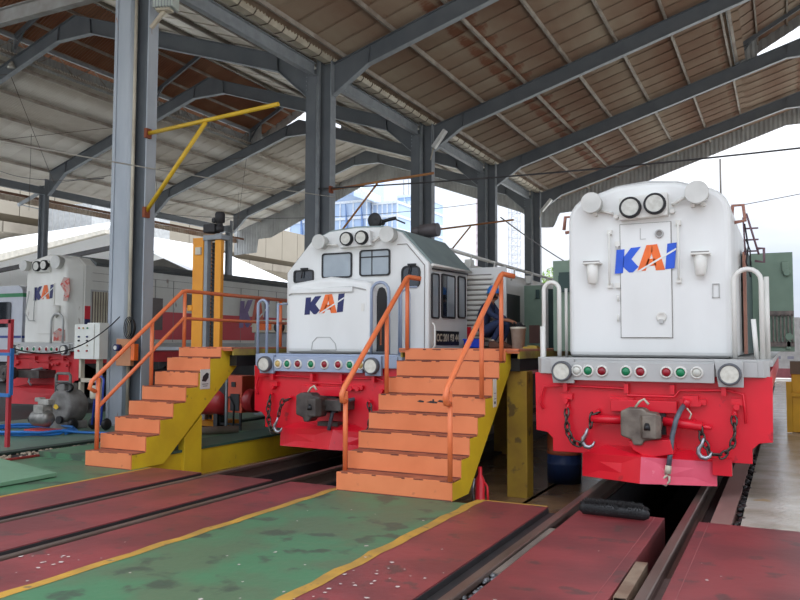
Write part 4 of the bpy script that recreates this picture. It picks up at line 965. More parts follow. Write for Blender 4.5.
# ---------------------------------------------------------------- equipment on the left
bl = mat('hose_blue', (40, 118, 196), .4)
mc = empty('blower_machine', (-13.0, 11.1, 0), 'dusty grey electric machine with carrying frame beside the near column', 'machine')
mc.scale = (1.0, 1.0, .98); gm = mat('dusty_grey_casting', (128, 126, 122), .6, c2=(96, 92, 88), sc=5, amt=.9)
MB().lathe([(.27, -.26), (.31, -.25), (.33, -.22), (.335, .16), (.30, .20), (.16, .22), (.15, .34), (.001, .34)], (.06, .05, .46), 'y', 26).build('drum_housing', gm, mc)
MB().box(-.2, .3, -.2, .3, .0, .16).box(-.12, .12, -.15, .2, .7, .92).build('plinth', gm, mc, bev=.02)
MB().tube([(-.22, -.05, .7), (-.22, -.05, 1.08), (-.18, -.05, 1.12), (.14, -.05, 1.12), (.18, -.05, 1.08), (.18, -.05, .7)], .03, 8).tube([(-.24, -.05, .95), (.2, -.05, .95)], .025, 8).build('carrying_frame', gm, mc)
hz = MB()
for k in range(4): hz.tube([(.05+.22*math.cos(t)+k*.02, -.05-.03*k, .84+.09*math.sin(t)) for t in [i*2*PI/14 for i in range(14)]], .016, 5, closed=True)
hz.build('black_cable', black, mc)
MB().prism([(0, .52), (.07, .50), (.11, .45), (.05, .40), (-.03, .44)], -.262, -.255).build('yellow_sticker', yelpipe, mc)
w = MB().lathe([(.02, -.05), (.09, -.05), (.11, -.03), (.11, .03), (.09, .05), (.02, .05)], (0, 0, 0), 'x', 18).build('wheel', black, mc, loc=(.34, -.1, .11)); inst(w, loc=(-.26, -.1, .11))
MB().cyl((.16, -.3, .2), (.16, -.24, .2), .08, n=14).build('outlet', dark, mc)
en = empty('pump', (-12.6, 10.25, 0), 'small silver pump unit standing on a red base inside the blue hose coil', 'pump')
MB().box(-.22, .26, -.14, .14, .0, .07).build('base', mat('pump_red', (196, 44, 40), .5), en, bev=.015)
en.scale = (1.3, 1.3, 1.3); al = mat('pump_aluminium', (150, 148, 142), .4, .6, c2=(100, 98, 94), sc=9, amt=.8)
MB().lathe([(.06, -.2), (.11, -.16), (.12, .1), (.08, .16), (.001, .17)], (0, 0, .22), 'x', 18).build('motor_body', al, en)
MB().box(-.1, .1, -.09, .09, .3, .42).box(-.06, .16, -.05, .08, .42, .5).box(-.14, -.02, -.04, .06, .46, .52).build('cylinder_head', mat('pump_head_grey', (176, 172, 164), .5, c2=(120, 116, 110), sc=9, amt=.9), en, bev=.012)
MB().cyl((-.26, 0, .2), (-.2, 0, .2), .05, n=12).build('cap', black, en)
hp = []
for k in range(150):
    t = k/150*2*PI*3.0; R_ = .75+.05*math.sin(k*.11)
    hp.append((-12.95+R_*1.2*math.cos(t), 10.3+R_*.85*math.sin(t), .03+.025*(k//50)+.006*math.sin(k*.9)))
hp += [(-11.9, 10.5, .04), (-11.4, 10.7, .03), (-11.0, 11.0, .03)]
hc = MB().tube(hp, .026, 7).build('air_hose', bl); tag(hc, 'coil of bright blue hose lying on the green floor at left', 'hose')
tag(MB().tube(catenary((-11.45, 8.7, 1.62), (-12.2, 11.7, 2.25), .33, 20), .012, 5).build('power_cable', black), 'thin black cable sagging from the red frame to the near column', 'cable')
cb = empty('control_box', (-12.92, 11.6, 0), 'white electrical control cabinet with rows of push buttons beside the near column', 'control box')
MB().box(-.34, .22, -.1, .15, 1.38, 2.10).build('cabinet', mat('cabinet_cream', (222, 222, 214), .45, c2=(206, 206, 198)), cb, bev=.01)
MB().box(.0, .36, -.08, .17, 2.05, 2.13).box(.22, .36, -.08, .15, 1.38, 2.06).build('cabinet_side', mat('cabinet_cream', (222, 222, 214)), cb, bev=.01)
bt = None
for r_, z in enumerate((1.84, 1.76, 1.66, 1.55)):
    for c_ in (-.2, .04):
        o = MB().cyl((c_, -.125, z), (c_, -.1, z), .02, n=10).build('push_button', [knavy, dark, gutterm, mat('button_red', (190, 60, 60), .4)][r_], cb)
for c_, m_ in ((-.2, mat('button_red', (190, 60, 60))), (-.08, lens_a), (.04, lens_g)): MB().cyl((c_, -.12, 2.02), (c_, -.1, 2.02), .018, n=10).build('indicator_lamp', m_, cb)
MB().box(-.3, -.24, 0, .1, 0, 1.38).box(.2, .28, 0, .1, 0, 1.38).box(-.3, .28, 0, .08, .9, .98).build('stand', gutterm, cb)
sb = empty('switch_box', (-12.0, 11.9, 1.5), 'rust-orange plate with blue socket and orange switch mounted on the near column', 'switch box')
MB().box(-.3, .1, -.18, -.08, -.25, .30).build('back_plate', mat('plate_orange_brown', (196, 136, 96), .6, c2=(164, 110, 80)), sb, bev=.008)
MB().cyl((-.2, -.3, .12), (-.2, -.18, .12), .07, n=16).build('socket', knavy, sb); MB().cyl((-.2, -.31, .12), (-.2, -.3, .12), .045, n=14).build('socket_face', whited, sb)
MB().box(.14, .24, -.22, -.1, -.14, .2).build('orange_switch', korange, sb, bev=.01)
cc = MB()
for k in range(4): cc.tube([(.09*math.cos(t)*(1+.16*k), -.03*k, .17*math.sin(t)*(1+.1*k)) for t in [i*2*PI/16 for i in range(16)]], .011, 5, closed=True)
tag(cc.tube([(.02, 0, -.2), (-.02, 0, -.42)], .016, 5).build('cable_coil', black, loc=(-11.85, 11.70, 2.02)), 'coiled black cable hanging on the near column above the switch box', 'cable')
tr = empty('hand_truck', (-12.2, 11.15, 0), 'blue tubular trolley carrying a cream canister behind the grey machine', 'trolley')
MB().tube([(-.1, 0, .1), (-.1, .1, 1.0), (.0, .1, 1.06), (.08, .1, 1.0), (.14, 0, .1)], .022, 6).tube([(-.1, .05, .5), (.14, .05, .5)], .018, 6).build('frame', mat('trolley_blue', (48, 72, 170), .5), tr)
MB().lathe([(.07, .0), (.09, .02), (.09, .22), (.05, .26), (.001, .26)], (.02, -.06, .62), 'z', 16).build('canister', gutterm, tr)
w = MB().lathe([(.02, -.04), (.1, -.04), (.12, 0), (.1, .04), (.02, .04)], (0, 0, 0), 'x', 16).build('wheel', black, tr, loc=(-.15, .08, .12)); inst(w, loc=(.2, .08, .12))
rf = empty('tool_rack', (-11.5, 8.68, 0), 'red square-tube rack with blue bracket at the left edge', 'rack')
rdm = mat('frame_red', (178, 48, 58), .5)
MB().box(-.03, .04, -.03, .03, 0, 2.10).box(-.6, .04, -.03, .03, 2.03, 2.10).build('frame_post', rdm, rf, bev=.005)
MB().box(-.6, .02, -.04, .04, 1.55, 1.60).build('cross_bar', rdm, rf)
MB().box(.05, .08, -.04, .02, .85, 1.62).box(-.4, .06, -.05, .0, .82, .88).box(-.4, .06, -.05, .0, 1.5, 1.55).build('blue_bracket', mat('bracket_blue', (44, 110, 176), .5), rf)
# yellow screw jack on the left platform side
lj = empty('lifting_jack', (-10.47, 12.5, .08), 'tall orange-yellow electric screw jack with motor on top behind the left stairs', 'lifting jack', 'locomotive screw jacks')
oy = mat('jack_orange_yellow', (240, 160, 30), .45, c2=(220, 140, 30), sc=2, amt=.6)
MB().box(-.44, -.16, -.12, .16, 0, 3.80).box(-.54, -.42, -.14, -.02, 2.3, 2.42).build('left_column', oy, lj, bev=.01)
MB().box(-.14, -.05, -.12, .0, 0, 3.74).build('guide_rail', steel_l, lj, bev=.006)
MB().box(.12, .28, -.1, .0, 0, 3.74).build('right_column', oy, lj, bev=.01)
MB().cyl((.04, 0, 0), (.04, 0, 3.7), .055, n=12).build('screw', black, lj)
th_ = None; scs = MB()
for k in range(46): scs.lathe([(.05, 0), (.082, .02), (.05, .04)], (.04, 0, .1+k*.078), 'z', 10)
scs.build('screw_thread', mat('thread_dark', (70, 68, 66), .4, .5), lj)
MB().box(-.16, .32, -.14, .12, 3.74, 3.84).build('top_plate', steel_l, lj, bev=.01)
mo = MB().lathe([(.08, 0), (.09, .04), (.09, .1), (.06, .12), (.06, .17), (.10, .19), (.10, .36), (.08, .40), (.001, .41)], (.16, 0, 3.92), 'z', 20).build('motor', dark, lj)
MB().box(-.2, .1, -.1, .1, 3.90, 4.08).box(-.0, .08, -.08, .08, 4.1, 4.2).build('gearbox', dark, lj, bev=.02)
MB().box(-.34, -.2, -.16, -.12, 3.45, 3.6).build('junction_box', gutterm, lj)
MB().box(-.5, .5, -.3, .3, 0, .1).build('base', oy, lj)
jb = empty('lifting_jack', (-10.5, 14.8, .1), 'cream and orange winch housing behind the platform rail beside the middle locomotive', 'lifting jack')
MB().box(-.4, .5, -.3, .3, 0, 1.86).build('pedestal', steel_l, jb); MB().box(-.45, .55, -.35, .35, 1.86, 2.15).build('housing', gutterm, jb, bev=.02); MB().box(-.3, .1, -.37, -.35, 1.92, 2.08).build('opening', korange, jb); MB().cyl((.35, -.45, 1.98), (.35, -.35, 1.98), .12, n=16).build('winch_drum', dark, jb)
lk = empty('screw_jack_motor', (-13.8, 26.0, 0), 'dark motor head of a distant jack against the viaduct', 'motor')
MB().box(-.12, .12, -.12, .12, 0, 4.2).build('column', oy, lk); MB().lathe([(.2, 4.2), (.26, 4.25), (.26, 4.6), (.2, 4.62), (.3, 4.65), (.3, 4.95), (.001, 5)], (0, 0, 0), 'z', 16).build('motor', dark, lk)
# compressor
cp = empty('air_compressor', (-9.78, 11.9, .08), 'red air compressor with round tank and orange-red control cabinet under the left platform', 'compressor')
cp.scale = (.93, .93, .93); rd = mat('compressor_red', (170, 40, 44), .35, c2=(140, 34, 38))
MB().lathe([(.001, -.9), (.2, -.86), (.27, -.74), (.27, .22), (.2, .34), (.001, .38)], (-.1, 0, .55), 'x', 22).build('tank', rd, cp)
MB().box(-.7, -.6, -.15, .15, 0, .32).box(.0, .1, -.15, .15, 0, .32).build('foot', dark, cp)
MB().box(.04, .68, -.1, .35, .36, 1.10).build('cabinet', mat('cabinet_orange_red', (206, 84, 56), .45, c2=(180, 70, 50)), cp, bev=.01)
MB().box(.04, .26, -.115, -.1, .40, 1.06).box(.40, .62, -.12, -.1, .40, .74).build('grille', dark, cp)
MB().box(.42, .52, -.12, -.1, .88, .98).build('gauge_panel', black, cp)
MB().box(.08, .12, -.08, -.04, 0, .36).box(.6, .64, -.08, -.04, 0, .36).box(.08, .64, -.08, -.04, .1, .14).build('leg', dark, cp)
MB().lathe([(.001, .0), (.2, .02), (.24, .1), (.24, .3)], (.62, .1, .6), 'x', 20).build('fan_shroud', rd, cp)
MB().tube([(.3, -.15, .0), (.3, -.14, .62), (.4, -.14, .68), (.5, -.13, .5), (.5, -.13, .05)], .02, 6).build('hose', black, cp)
tag(MB().tube([(-10.35, 10.0, .16), (-8.9, 11.4, .16)], .07, 10).build('steel_pipe', mat('pipe_rusty_grey', (140, 124, 110), .5, c2=(96, 82, 72), sc=4)), 'long rusty steel pipe lying on the floor beyond the low yellow wall', 'pipe')
tag(MB().bar((-9.2, 10.1, .62), (-8.85, 10.3, .72), .04, .04).bar((-9.2, 10.1, .64), (-8.75, 10.2, .12), .04, .04).build('angle_brace', mat('rusty_angle', (176, 132, 112), .6)), 'bent pinkish rusty angle bar propped behind the yellow stringer', 'angle bar')
tag(MB().cyl((-9.1, 11.3, .1), (-9.1, 11.3, 1.1), .025, n=8).build('standing_rod', steel_l), 'thin grey rod standing in front of the compressor cabinet', 'rod')
# drum, jack and brush near the right locomotive
dr = empty('oil_drum', (-2.98, 11.55, -.32), 'orange and blue oil drum standing on the wet floor behind the right locomotive pilot', 'drum')
MB().lathe([(.001, .02), (.24, .02), (.25, 0), (.25, .28), (.26, .29), (.25, .3), (.25, .42)], (0, 0, 0), 'z', 28).build('blue_body', mat('drum_blue', (44, 66, 110), .4, c2=(36, 50, 84)), dr)
MB().lathe([(.25, .42), (.26, .44), (.25, .46), (.25, .74), (.26, .75), (.24, .74), (.24, .72), (.001, .72)], (0, 0, 0), 'z', 28).build('orange_top', mat('drum_orange', (186, 92, 50), .45, c2=(150, 70, 40), c3=(70, 44, 36), sc3=8, t3=.6), dr)
jk = empty('bottle_jack', (-3.38, 9.05, -.32), 'small bright red hydraulic jack beside the foot of the wide stairs', 'jack')
rj = mat('jack_red', (226, 32, 48), .4)
MB().lathe([(.10, 0), (.10, .04), (.07, .06), (.07, .42), (.05, .46), (.03, .5), (.03, .6), (.001, .6)], (0, 0, 0), 'z', 16).build('cylinder', rj, jk)
MB().tube([(.06, 0, .1), (.13, -.02, .14), (.11, 0, .34), (.06, 0, .4)], .018, 6).tube([(.05, -.02, .06), (.15, -.02, .07)], .015, 6).build('lever', rj, jk); MB().tube([(-.08, -.03, .1), (-.1, -.04, .3), (-.08, -.02, .44)], .02, 6).build('release_pipe', hookm, jk)
br = empty('scrubbing_brush', (-1.56, 7.92, 0), 'long black bristle brush lying at the end of the red slab before the right locomotive', 'brush')
b = MB(); b.tube([(-.34, 0, .055), (-.3, 0, .062), (.3, 0, .062), (.35, 0, .05)], [.02, .05, .05, .02], 10)
b.build('brush_core', black, br)
b = MB(); random.seed(3)
for k in range(3200):
    t = random.uniform(-.33, .33); a = random.uniform(-.35, PI+.35); r0, r1 = .04, .068+random.uniform(-.012, .012)
    e_ = max(0, abs(t)-.27)*.6
    y_, z_ = math.cos(a), math.sin(a)
    p0 = Vector((t, y_*r0, .065+z_*r0)); p1 = Vector((t+random.uniform(-.015, .015)+(.02 if t > .3 else 0), y_*(r1-e_), max(.004, .065+z_*(r1-e_)))); q = Vector((.0035, 0, 0))
    b.add([p0-q, p0+q, p1], [(0, 1, 2)])
b.build('bristles', mat('bristle_black', (48, 46, 46), .8, c2=(30, 30, 30)), br)
br.rotation_euler = (0, 0, -.06); br.scale = (1, 1.1, 1.35); jk.scale = (.85, .85, .9)
# things on the platform around the worker
bk = empty('bucket', (-4.02, 12.6, 1.652), 'dirty white plastic bucket full of parts in front of the crouching worker', 'bucket')
MB().lathe([(.10, 0), (.125, .32), (.135, .32), (.135, .36), (.122, .36), (.10, .02), (.001, .02)], (0, 0, 0), 'z', 22).build('pail', mat('bucket_cream', (232, 228, 212), .5, c2=(196, 184, 160), sc=6), bk)
m = MB(); random.seed(5)
for k in range(9): m.box(-.03, .03, -.02, .02, -.03, .03, Matrix.Translation((random.uniform(-.08, .08), random.uniform(-.07, .07), random.uniform(.33, .42))) @ Matrix.Rotation(random.random()*3, 4, (1, random.random(), 1)))
m.build('loose_parts', dark, bk)
cr = empty('blue_crate', (-4.70, 12.32, 1.652), 'blue plastic crate on the orange platform behind the worker', 'crate')
m = MB().box(-.15, .13, -.1, .12, 0, .012)
for a in (-.15, .125): m.box(a, a+.01, -.1, .12, 0, .15)
for a in (-.1, .112): m.box(-.15, .135, a, a+.01, 0, .15)
m.build('crate_body', mat('crate_blue', (26, 74, 220), .4), cr); MB().box(-.165, .15, -.115, -.1, .13, .155).build('crate_rim', mat('crate_blue', (26, 74, 220)), cr)
rg = MB(); 
for k in range(8): rg.sphere((random.uniform(-.1, .1), random.uniform(-.06, .06), random.uniform(.02, .08)), random.uniform(.03, .06), 8, 5)
tag(rg.build('pink_rag', mat('rag_pink', (226, 84, 110), .8), loc=(-3.15, 12.2, 1.66)), 'crumpled pink-red rags on the platform between the locomotives', 'rag')
pz = MB().box(-.12, .12, -.08, .08, 0, .03).box(-.05, .1, -.06, .06, .03, .05).build('yellow_tray', mat('tray_olive', (200, 170, 70), .6), loc=(-3.7, 12.3, 1.652)); tag(pz, 'small yellow tray on the platform right of the bucket', 'tray')

# ---------------------------------------------------------------- the worker
wk_ = empty('person', (-4.54, 12.62, 1.652), 'worker in navy coveralls and blue helmet crouching over the white bucket', 'person')
def skin(name, joints, edges, m, parent, sub=2):
    me = bpy.data.meshes.new(name); me.from_pydata([j[0] for j in joints], edges, []); me.materials.append(m)
    o = bpy.data.objects.new(name, me); COL.objects.link(o); o.parent = parent
    sk = o.modifiers.new('skin', 'SKIN'); 
    if not me.skin_vertices: me.attributes.new if 0 else None
    bpy.context.view_layer.update()
    if not me.skin_vertices:
        bpy.context.view_layer.objects.active = o; bpy.ops.mesh.customdata_skin_add()
    for v, j in zip(me.skin_vertices[0].data, joints): v.radius = j[1] if isinstance(j[1], tuple) else (j[1], j[1])
    me.skin_vertices[0].data[0].use_root = True
    sk.use_smooth_shade = True
    s_ = o.modifiers.new('sub', 'SUBSURF'); s_.levels = sub; s_.render_levels = sub
    return o
navy = mat('coverall_navy', (44, 58, 92), .8, c2=(32, 42, 70), sc=8, amt=.7); skinm = mat('skin_tan', (166, 112, 84), .55, c2=(150, 98, 74))
J = [((-.12, 0, .30), (.145, .13)), ((-.13, 0, .44), (.135, .12)), ((-.08, 0, .60), (.15, .13)), ((-.01, 0, .73), (.13, .12)), ((.04, 0, .79), .06),
     ((.0, -.17, .72), .072), ((.12, -.21, .56), .052), ((.27, -.15, .49), .04),
     ((.0, .17, .72), .072), ((.12, .20, .56), .052), ((.27, .12, .49), .04),
     ((-.06, -.11, .27), .10), ((.20, -.16, .42), .082), ((.30, -.16, .45), .068), ((.20, -.15, .26), .056), ((.10, -.14, .10), .045),
     ((-.06, .11, .27), .10), ((.20, .14, .40), .082), ((.30, .14, .43), .068), ((.24, .14, .24), .056), ((.16, .14, .10), .045)]
E_ = [(0, 1), (1, 2), (2, 3), (3, 4), (3, 5), (5, 6), (6, 7), (3, 8), (8, 9), (9, 10), (0, 11), (11, 12), (12, 13), (13, 14), (14, 15), (0, 16), (16, 17), (17, 18), (18, 19), (19, 20)]
skin('coveralls', J, E_, navy, wk_)
hd = MB().sphere((.08, 0, .91), .085, 18, 12, (1.05, .9, 1.2)).sphere((.165, 0, .90), .018, 8, 6, (1, .8, 1.2))
hd.tube([(.03, 0, .76), (.06, 0, .84)], .052, 12)
for s in (-1, 1): hd.sphere((.06, s*.08, .90), .02, 8, 6, (.8, .4, 1.3))
hd.build('head', skinm, wk_)
for s in (-1, 1): MB().sphere((.155, s*.03, .925), .011, 8, 6).build('eye', dark, wk_)
MB().box(.155, .166, -.02, .02, .855, .861).build('mouth', mat('lip', (140, 80, 70), .6), wk_)
MB().lathe([(.094, -.05), (.096, .0), (.092, .02), (.0005, .02)], (.065, 0, .90), 'z', 18).build('hair', black, wk_)
hm = MB().lathe([(.118, .0), (.122, .008), (.108, .02), (.104, .06), (.085, .1), (.05, .125), (.0005, .133)], (.075, 0, .935), 'z', 24).prism([(.16, -.07), (.22, -.04), (.23, 0), (.22, .04), (.16, .07)], .938, .948, 'z').tube([(-.03, 0, 1.0), (.03, 0, 1.065), (.1, 0, 1.07), (.16, 0, 1.02)], .012, 6)
hm.build('helmet', mat('helmet_blue', (32, 130, 220), .3), wk_)
for s in (-1, 1):
    a = Vector((.26, s*-.14 if s < 0 else -.15, .49)); sy = -.15 if s < 0 else .12; mid_ = Vector((.34, sy, .47))
    jj = [((.25, sy, .495), .034), ((.33, sy*.8, .475), .030), ((.37, sy*.7, .465), (.036, .02)), ((.41, sy*.65, .455), (.036, .018))]
    ee = [(0, 1), (1, 2), (2, 3)]
    for f_ in range(4):
        dy = (-.027+f_*.018); L = [.055, .065, .06, .048][f_]; k = len(jj)
        jj += [((.425, sy*.65+dy, .452), .0095), ((.425+L*.5, sy*.65+dy, .44), .009), ((.42+L*.75, sy*.65+dy, .41), .008)]; ee += [(3, k), (k, k+1), (k+1, k+2)]
    k = len(jj); jj += [((.385, sy*.65-.035*(1 if s < 0 else -1)*-1, .455), .011), ((.42, sy*.65+.05*(1 if s < 0 else -1), .435), .009)]; ee += [(2, k), (k, k+1)]
    skin('hand', jj, ee, skinm, wk_, 1)
for s, fx in ((-1, .12), (1, .18)):
    MB().prism([(fx-.07, 0), (fx+.19, 0), (fx+.2, .04), (fx+.1, .075), (fx+.04, .12), (fx-.06, .12), (fx-.08, .05)], s*.14-.045, s*.14+.045).build('boot', mat('boot_brown', (112, 72, 52), .6), wk_, bev=.02)
MB().lathe([(.056, 0), (.058, .03)], (.11, -.14, .12), 'z', 14).build('reflective_cuff', gutterm, wk_)
MB().box(-.27, -.12, -.1, .1, .0, .17).build('low_stool', dark, wk_)
MB().tube([(-.26, -.02, .40), (-.2, -.13, .40), (-.06, -.15, .36)], .018, 6).build('reflective_belt', gutterm, wk_)
# ---------------------------------------------------------------- beyond the shed
gl = struct(MB().box(-400, 400, 70, 600, -.6, -.1).build('ground', mat('far_ground', (206, 203, 195), .9)))
struct(MB().box(6.5, 200, -60, 70, -.6, -.05).build('ground', mat('far_ground', (188, 186, 178))))
struct(MB().box(-200, -36, -60, 70, -.6, -.05).build('ground', mat('far_ground', (188, 186, 178))))
struct(MB().box(-36, 200, 42, 70, -.6, -.06).build('ground', mat('far_ground', (188, 186, 178))))
struct(MB().box(-36, 6.5, -60, -3, -.6, -.05).build('ground', mat('far_ground', (188, 186, 178))))
# viaduct: deck girder with parapet panels, lower girder, piers
va = empty('viaduct', (-68.6, 105.6, -.55), 'pale concrete elevated viaduct running behind the left side of the shed', 'viaduct'); va.scale = (1.32, 1.32, 1.32)
dk = MB().prism([(2, 13.4), (2, 11.0), (1, 10.4), (-3, 9.6), (-12, 9.6), (-12, 13.4)], -60, 120).build('deck_girder', concrete, va)
pn = None
for k in range(60):
    if pn is None: pn = MB().box(2, 2.18, .03, 2.97, 10.9, 14.3).build('parapet_panel', concrete, dk, bev=.02); o = pn
    else: o = inst(pn)
    o.location = (0, -60+k*3.0, 0)
d2 = MB().prism([(3, 10.1), (3, 9.4), (2, 9.0), (0, 9.0), (0, 10.1)], -60, 120).build('lower_girder', concrete, va)
pn = None
for k in range(45):
    if pn is None: pn = MB().box(3, 3.12, .04, 3.96, 9.45, 10.2).build('parapet_panel', mat('parapet_stained', (140, 133, 120), .8, c2=(112, 104, 94), sc=.5, amt=.8), d2, bev=.02); o = pn
    else: o = inst(pn)
    o.location = (0, -60+k*4.0, 0)
for k in range(6): MB().prism([(-8, 0), (-5, 0), (-4.6, 8), (-2, 9.6), (-11, 9.6), (-8.4, 8)], -45+k*28, -42+k*28).build('pier', concrete, va)
# hangar with white roof at far left and the low sheds behind
hg = empty('hangar', (-50, 40, 0), 'low hangar with bright white sloping roof at far left', 'hangar')
MB().prism([(-25, 6.2), (7.1, 9.75), (7.1, 9.45), (-25, 5.2)], -.4, -.0).build('fascia', mat('fascia_cream', (206, 200, 188), .6), hg)
MB().prism([(-25, 6.2), (7.1, 9.75), (15.4, 6.4), (15.4, 6.2), (7.1, 9.5), (-25, 5.9)], 0, 11).build('roof', mat('membrane_white', (244, 246, 248), .6, c2=(236, 238, 240)), hg)
MB().add([(-25, -.3, 6.25), (7.1, -.3, 9.8), (-1.4, 8, 12.0), (-32, 8, 10.6), (-25, -.3, 6.0), (7.1, -.3, 9.5), (-1.4, 8, 11.7), (-32, 8, 10.3)], [(0, 1, 2, 3), (7, 6, 5, 4), (0, 4, 5, 1), (1, 5, 6, 2), (2, 6, 7, 3), (3, 7, 4, 0)]).build('raised_roof_plane', mat('membrane_white', (244, 246, 248)), hg)
MB().tube([(-12, 6.6, 6.8), (-4, .5, 7.9)], .01, 4).build('ridge_line', whited, hg)
MB().prism([(-25, 0), (-25, 5.0), (7.1, 9.2), (15, 6.0), (15, 0)], 9, 9.3).build('interior_shade_wall', mat('hangar_interior_shade', (84, 82, 78), .8), hg)  # added wall, its dark colour stands for the shade under the hangar roof
for x in (-20, -8, 4, 13): MB().box(x, x+.4, .2, .6, 0, 6).build('post', dark, hg)
MB().bar((-24, .3, 5.4), (8, .3, 8.6), .3, .3).bar((-16, .3, 6), (-8, .3, 3), .25, .3).build('truss', dark, hg)
sh2 = empty('shed', (-42, 68, 0), 'white roofed low shed beyond the far left locomotive', 'shed'); MB().prism([(-6, 7.6), (12, 6.6), (20, 6.0), (20, 5.6), (2, 6.2), (-6, 7.2)], -4, 14).build('roof', mat('membrane_white', (244, 246, 248)), sh2)
MB().box(-6, 20, -3, 12, 0, 5.6).build('wall', mat('shed_wall_pale', (190, 188, 180), .7), sh2)
wb = empty('building', (-60, 30.5, 0), 'white panelled building behind the far left roof column', 'building')
MB().box(-2.4, 3.6, 20, 30, 0, 14.5).build('wall', mat('panel_white', (176, 178, 178), .6), wb)
for k in range(8): MB().box(-2.3+k*.75, -2.26+k*.75, 19.95, 20, 8, 14.5).build('panel_joint', lgrey, wb)
MB().box(1.4, 2.2, 19.93, 20, 10.4, 12).build('window', lgrey, wb)
# commuter train
ct = empty('commuter_train', (-29.2, 22, 0), 'silver commuter train with green and blue stripes at the far left edge', 'train')
sv = mat('train_silver', (196, 200, 208), .35, .2, c2=(184, 188, 198))
MB().prism(rrect(-2.6, 2.55-1.8, .9, 4.1, .35), -.0, 14).build('body', sv, ct, bev=.02)
MB().box(-3.2, .765, -.02, .0, 3.62, 3.78).box(.75, .765, 0, 14, 3.62, 3.78).build('green_stripe', mat('stripe_green', (30, 140, 84), .5), ct)
MB().box(-2.6, .7, -.02, .0, 1.9, 2.0).box(.75, .765, 0, 14, 1.9, 2.0).build('blue_stripe', mat('stripe_blue', (40, 64, 150), .5), ct)
for x0, x1 in ((-2.3, -1.25), (-.95, .05)):
    q = MB().prism(rrect(x0, x1, 2.35, 3.42, .12), -.03, -.0).build('window', glassd, ct)
MB().box(-2.5, .6, .2, 14, .3, .9).build('underframe', dark, ct)
for k in range(3): MB().cyl((.5, 1+k*2, .45), (.3, 1+k*2, .45), .42, n=20).build('wheel', raild, ct)
# towers
def tower(name, x0, x1, y0, y1, h, glass_m, lab, nx, nz, frame_m, slant=0):
    e = empty(name, ((x0+x1)/2, y0, 0), lab, 'building'); w = x1-x0; cx = (x0+x1)/2
    MB().prism([(-w/2, 0), (w/2, 0), (w/2, h), (-w/2, h+slant)], 0, y1-y0).build('core', glass_m, e)
    fl = None
    for k in range(nz):
        z = (k+1)*h/nz
        if fl is None: fl = MB().box(-w/2-.15, w/2+.15, -.25, y1-y0+.1, -.28, .28).build('floor_band', frame_m, e); o = fl
        else: o = inst(fl)
        o.location = (0, 0, z)
    mu = None
    for k in range(nx+1):
        x = -w/2+k*w/nx
        if mu is None: mu = MB().box(-.14, .14, -.2, .0, 0, h).build('mullion', frame_m, e); o = mu
        else: o = inst(mu)
        o.location = (x, 0, 0)
    return e
gb = mat('tower_blue_glass', (176, 196, 222), .25, c2=(150, 174, 208), sc=.1, amt=.8); gw = mat('tower_frame_pale', (214, 222, 232), .6); gc = mat('tower_cream', (222, 226, 226), .6)
t1 = tower('office_tower', -103, -82.6, 150, 175, 33.5, gb, 'blue glass office block with pointed facade ribs behind the middle locomotive', 6, 9, gw, 8)
for k in range(5): MB().prism([(-7+k*4.0, 33), (-6.2+k*4.0, 24), (-4.8+k*4.0, 20), (-4.6+k*4, 13), (-5.0+k*4.0, 13), (-5.4+k*4, 19.5), (-6.9+k*4.0, 24)], -.6, -.2).build('facade_rib', mat('rib_blue', (110, 140, 190), .5), t1)
MB().prism([(-10.5, 44), (12, 33.5), (12, 34.8), (-10.5, 46)], -3, 3).build('slanted_canopy', gc, t1)
MB().box(-10, 4, 5, 20, 33, 52).build('rear_block', mat('rear_block_blue', (190, 206, 228), .5), t1)
t2 = tower('office_tower', -82.2, -76.0, 152, 166, 33, gb, 'lower blue glass tower standing left of the balconied apartment tower', 5, 11, gw)
t3 = tower('apartment_tower', -87.4, -81.4, 175, 190, 39, gb, 'pale apartment tower with stacked balconies behind the middle locomotive cab', 3, 13, gc)
for k in range(13):
    for x in (-2.9, .4): MB().box(x, x+2.5, -1.4, 0, k*3+.4, k*3+1.5).build('balcony', gc, t3)
for x in (-2, -.6, 1.4): MB().box(x, x+.25, 1, 1.3, 39, 43.5).build('antenna', lgrey, t3)
def lattice(x, y, w, h, lab, m):
    e = empty('lattice_mast', (x, y, 0), lab, 'mast'); q = MB()
    for sx in (-1, 1):
        for sy in (-1, 1): q.bar((sx*w/2, sy*w/2, 0), (sx*w*.42, sy*w*.42, h), .12, .12)
    q.build('leg', m, e); b = MB(); n = int(h/1.3)
    for k in range(n):
        z0, z1 = k*h/n, (k+1)*h/n; f = .5
        for sy in (-1, 1):
            b.bar((-w*f, sy*w*f, z0), (w*f, sy*w*f, z1), .06, .06); b.bar((w*f, sy*w*f, z0), (-w*f, sy*w*f, z1), .06, .06); b.bar((-w*f, sy*w*f, z1), (w*f, sy*w*f, z1), .12, .12)
            b.bar((sy*w*f, -w*f, z0), (sy*w*f, w*f, z1), .06, .06)
    b.build('lattice_bracing', m, e); return e
lattice(-38.8, 120, 1.7, 27, 'tall pale lattice mast between the two far shed columns', mat('mast_pale', (196, 200, 208), .6))
lattice(-44.4, 120, 1.5, 30, 'pinkish lattice mast partly hidden by the column behind the middle locomotive', mat('mast_pink', (200, 184, 190), .6))
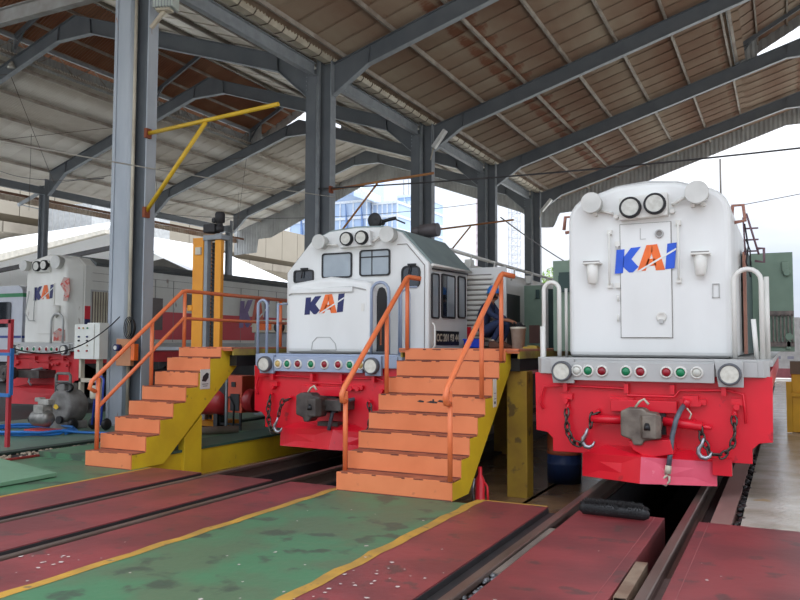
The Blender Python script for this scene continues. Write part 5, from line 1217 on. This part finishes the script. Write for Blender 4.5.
# trees
def tree(x, y, r, h, lab, n=2600):
    e = empty('tree', (x, y, 0), lab, 'tree', 'trees beyond the shed')
    MB().tube([(0, 0, 0), (.1, 0, h*.5), (.0, .1, h*.8)], [.25, .18, .08], 8).build('trunk', mat('bark', (96, 80, 62), .9), e)
    m = MB(); random.seed(int(x*7)); cl = [(random.gauss(0, r*.45), random.gauss(0, r*.45), h*.72+random.gauss(0, r*.38), random.uniform(.35, .6)*r) for _ in range(16)]
    for k in range(n):
        cx_, cy_, cz_, cr_ = random.choice(cl); d = Vector((random.gauss(0, 1), random.gauss(0, 1), random.gauss(0, 1))).normalized()*cr_*random.uniform(.75, 1.05)
        c = Vector((cx_, cy_, cz_))+d; a = Vector((random.gauss(0, 1), random.gauss(0, 1), random.gauss(0, 1))).normalized(); b = a.cross(d).normalized(); s_ = random.uniform(.1, .2)
        m.add([c-a*s_, c+b*s_*.5, c+a*s_, c-b*s_*.5], [(0, 1, 2, 3)])
    o = m.build('foliage', mat('foliage_bright', (150, 176, 96), .7, c2=(110, 146, 70), sc=1.2, amt=.9), e); o['kind'] = 'stuff'
tree(-15.4, 60, 2.3, 8.4, 'bright green leafy tree behind the right locomotive at its left side'); tree(-12.2, 64, 2.0, 7.2, 'smaller bright green tree half hidden behind the right locomotive')
tree(-82, 62, 3.5, 10, 'yellow-green tree at the far left under the white hangar roof')
# right edge: fence wall, worksite cabinet, canopy
rw = empty('boundary_wall', (1, 46, 0), 'pale boundary wall with printed panels beyond the right locomotive', 'wall')
ww = mat('wall_panel_white', (226, 226, 228), .6); pn = None
for k in range(14):
    if pn is None: pn = MB().box(.03, 2.37, 0, .12, .0, 3.2).build('wall_panel', ww, rw); o = pn
    else: o = inst(pn)
    o.location = (-9+k*2.4, 0, 0)
MB().box(-9, 25, -.02, .14, 0, .5).build('red_skirting', mat('skirting_pink', (196, 120, 130), .7), rw)
m = MB()
for k in range(60): m.box(-4+(k % 12)*.62, -3.7+(k % 12)*.62, -.01, 0, 1.0+.4*(k//12), 1.15+.4*(k//12))
m.build('panel_pattern', mat('pattern_grey', (176, 178, 200), .6), rw)
yc = empty('yellow_cabinet', (.30, 17.6, 0), 'yellow steel stand with dark top at the right edge behind the locomotive', 'stand')
MB().box(-.2, .5, -.2, .4, 0, 1.15).box(-.26, .1, -.25, .0, .7, .78).build('body', mat('cabinet_yellow', (214, 160, 28), .5, c2=(176, 124, 30)), yc, bev=.01); MB().box(-.22, .5, -.22, .42, 1.15, 1.40).build('top', mat('top_brown', (112, 92, 74), .7), yc)
MB().prism([(-.3, .0), (-.2, .0), (-.2, 1.0), (-.3, 1.0)], -.3, -.26).build('front_plate', mat('cabinet_yellow', (214, 160, 28)), yc)
gp_ = MB()
for z in (1.6, 1.95, 2.3, 2.65, 3.0): gp_.box(-.4, 4, -.03, .03, z, z+.1)
for x in (-.3, 1.2, 2.7): gp_.box(x, x+.1, -.04, .04, 0, 3.1)
tag(gp_.build('pale_railing', ww, loc=(1.0, 24, 0)), 'pale slatted railing at the right edge beyond the green door', 'railing')
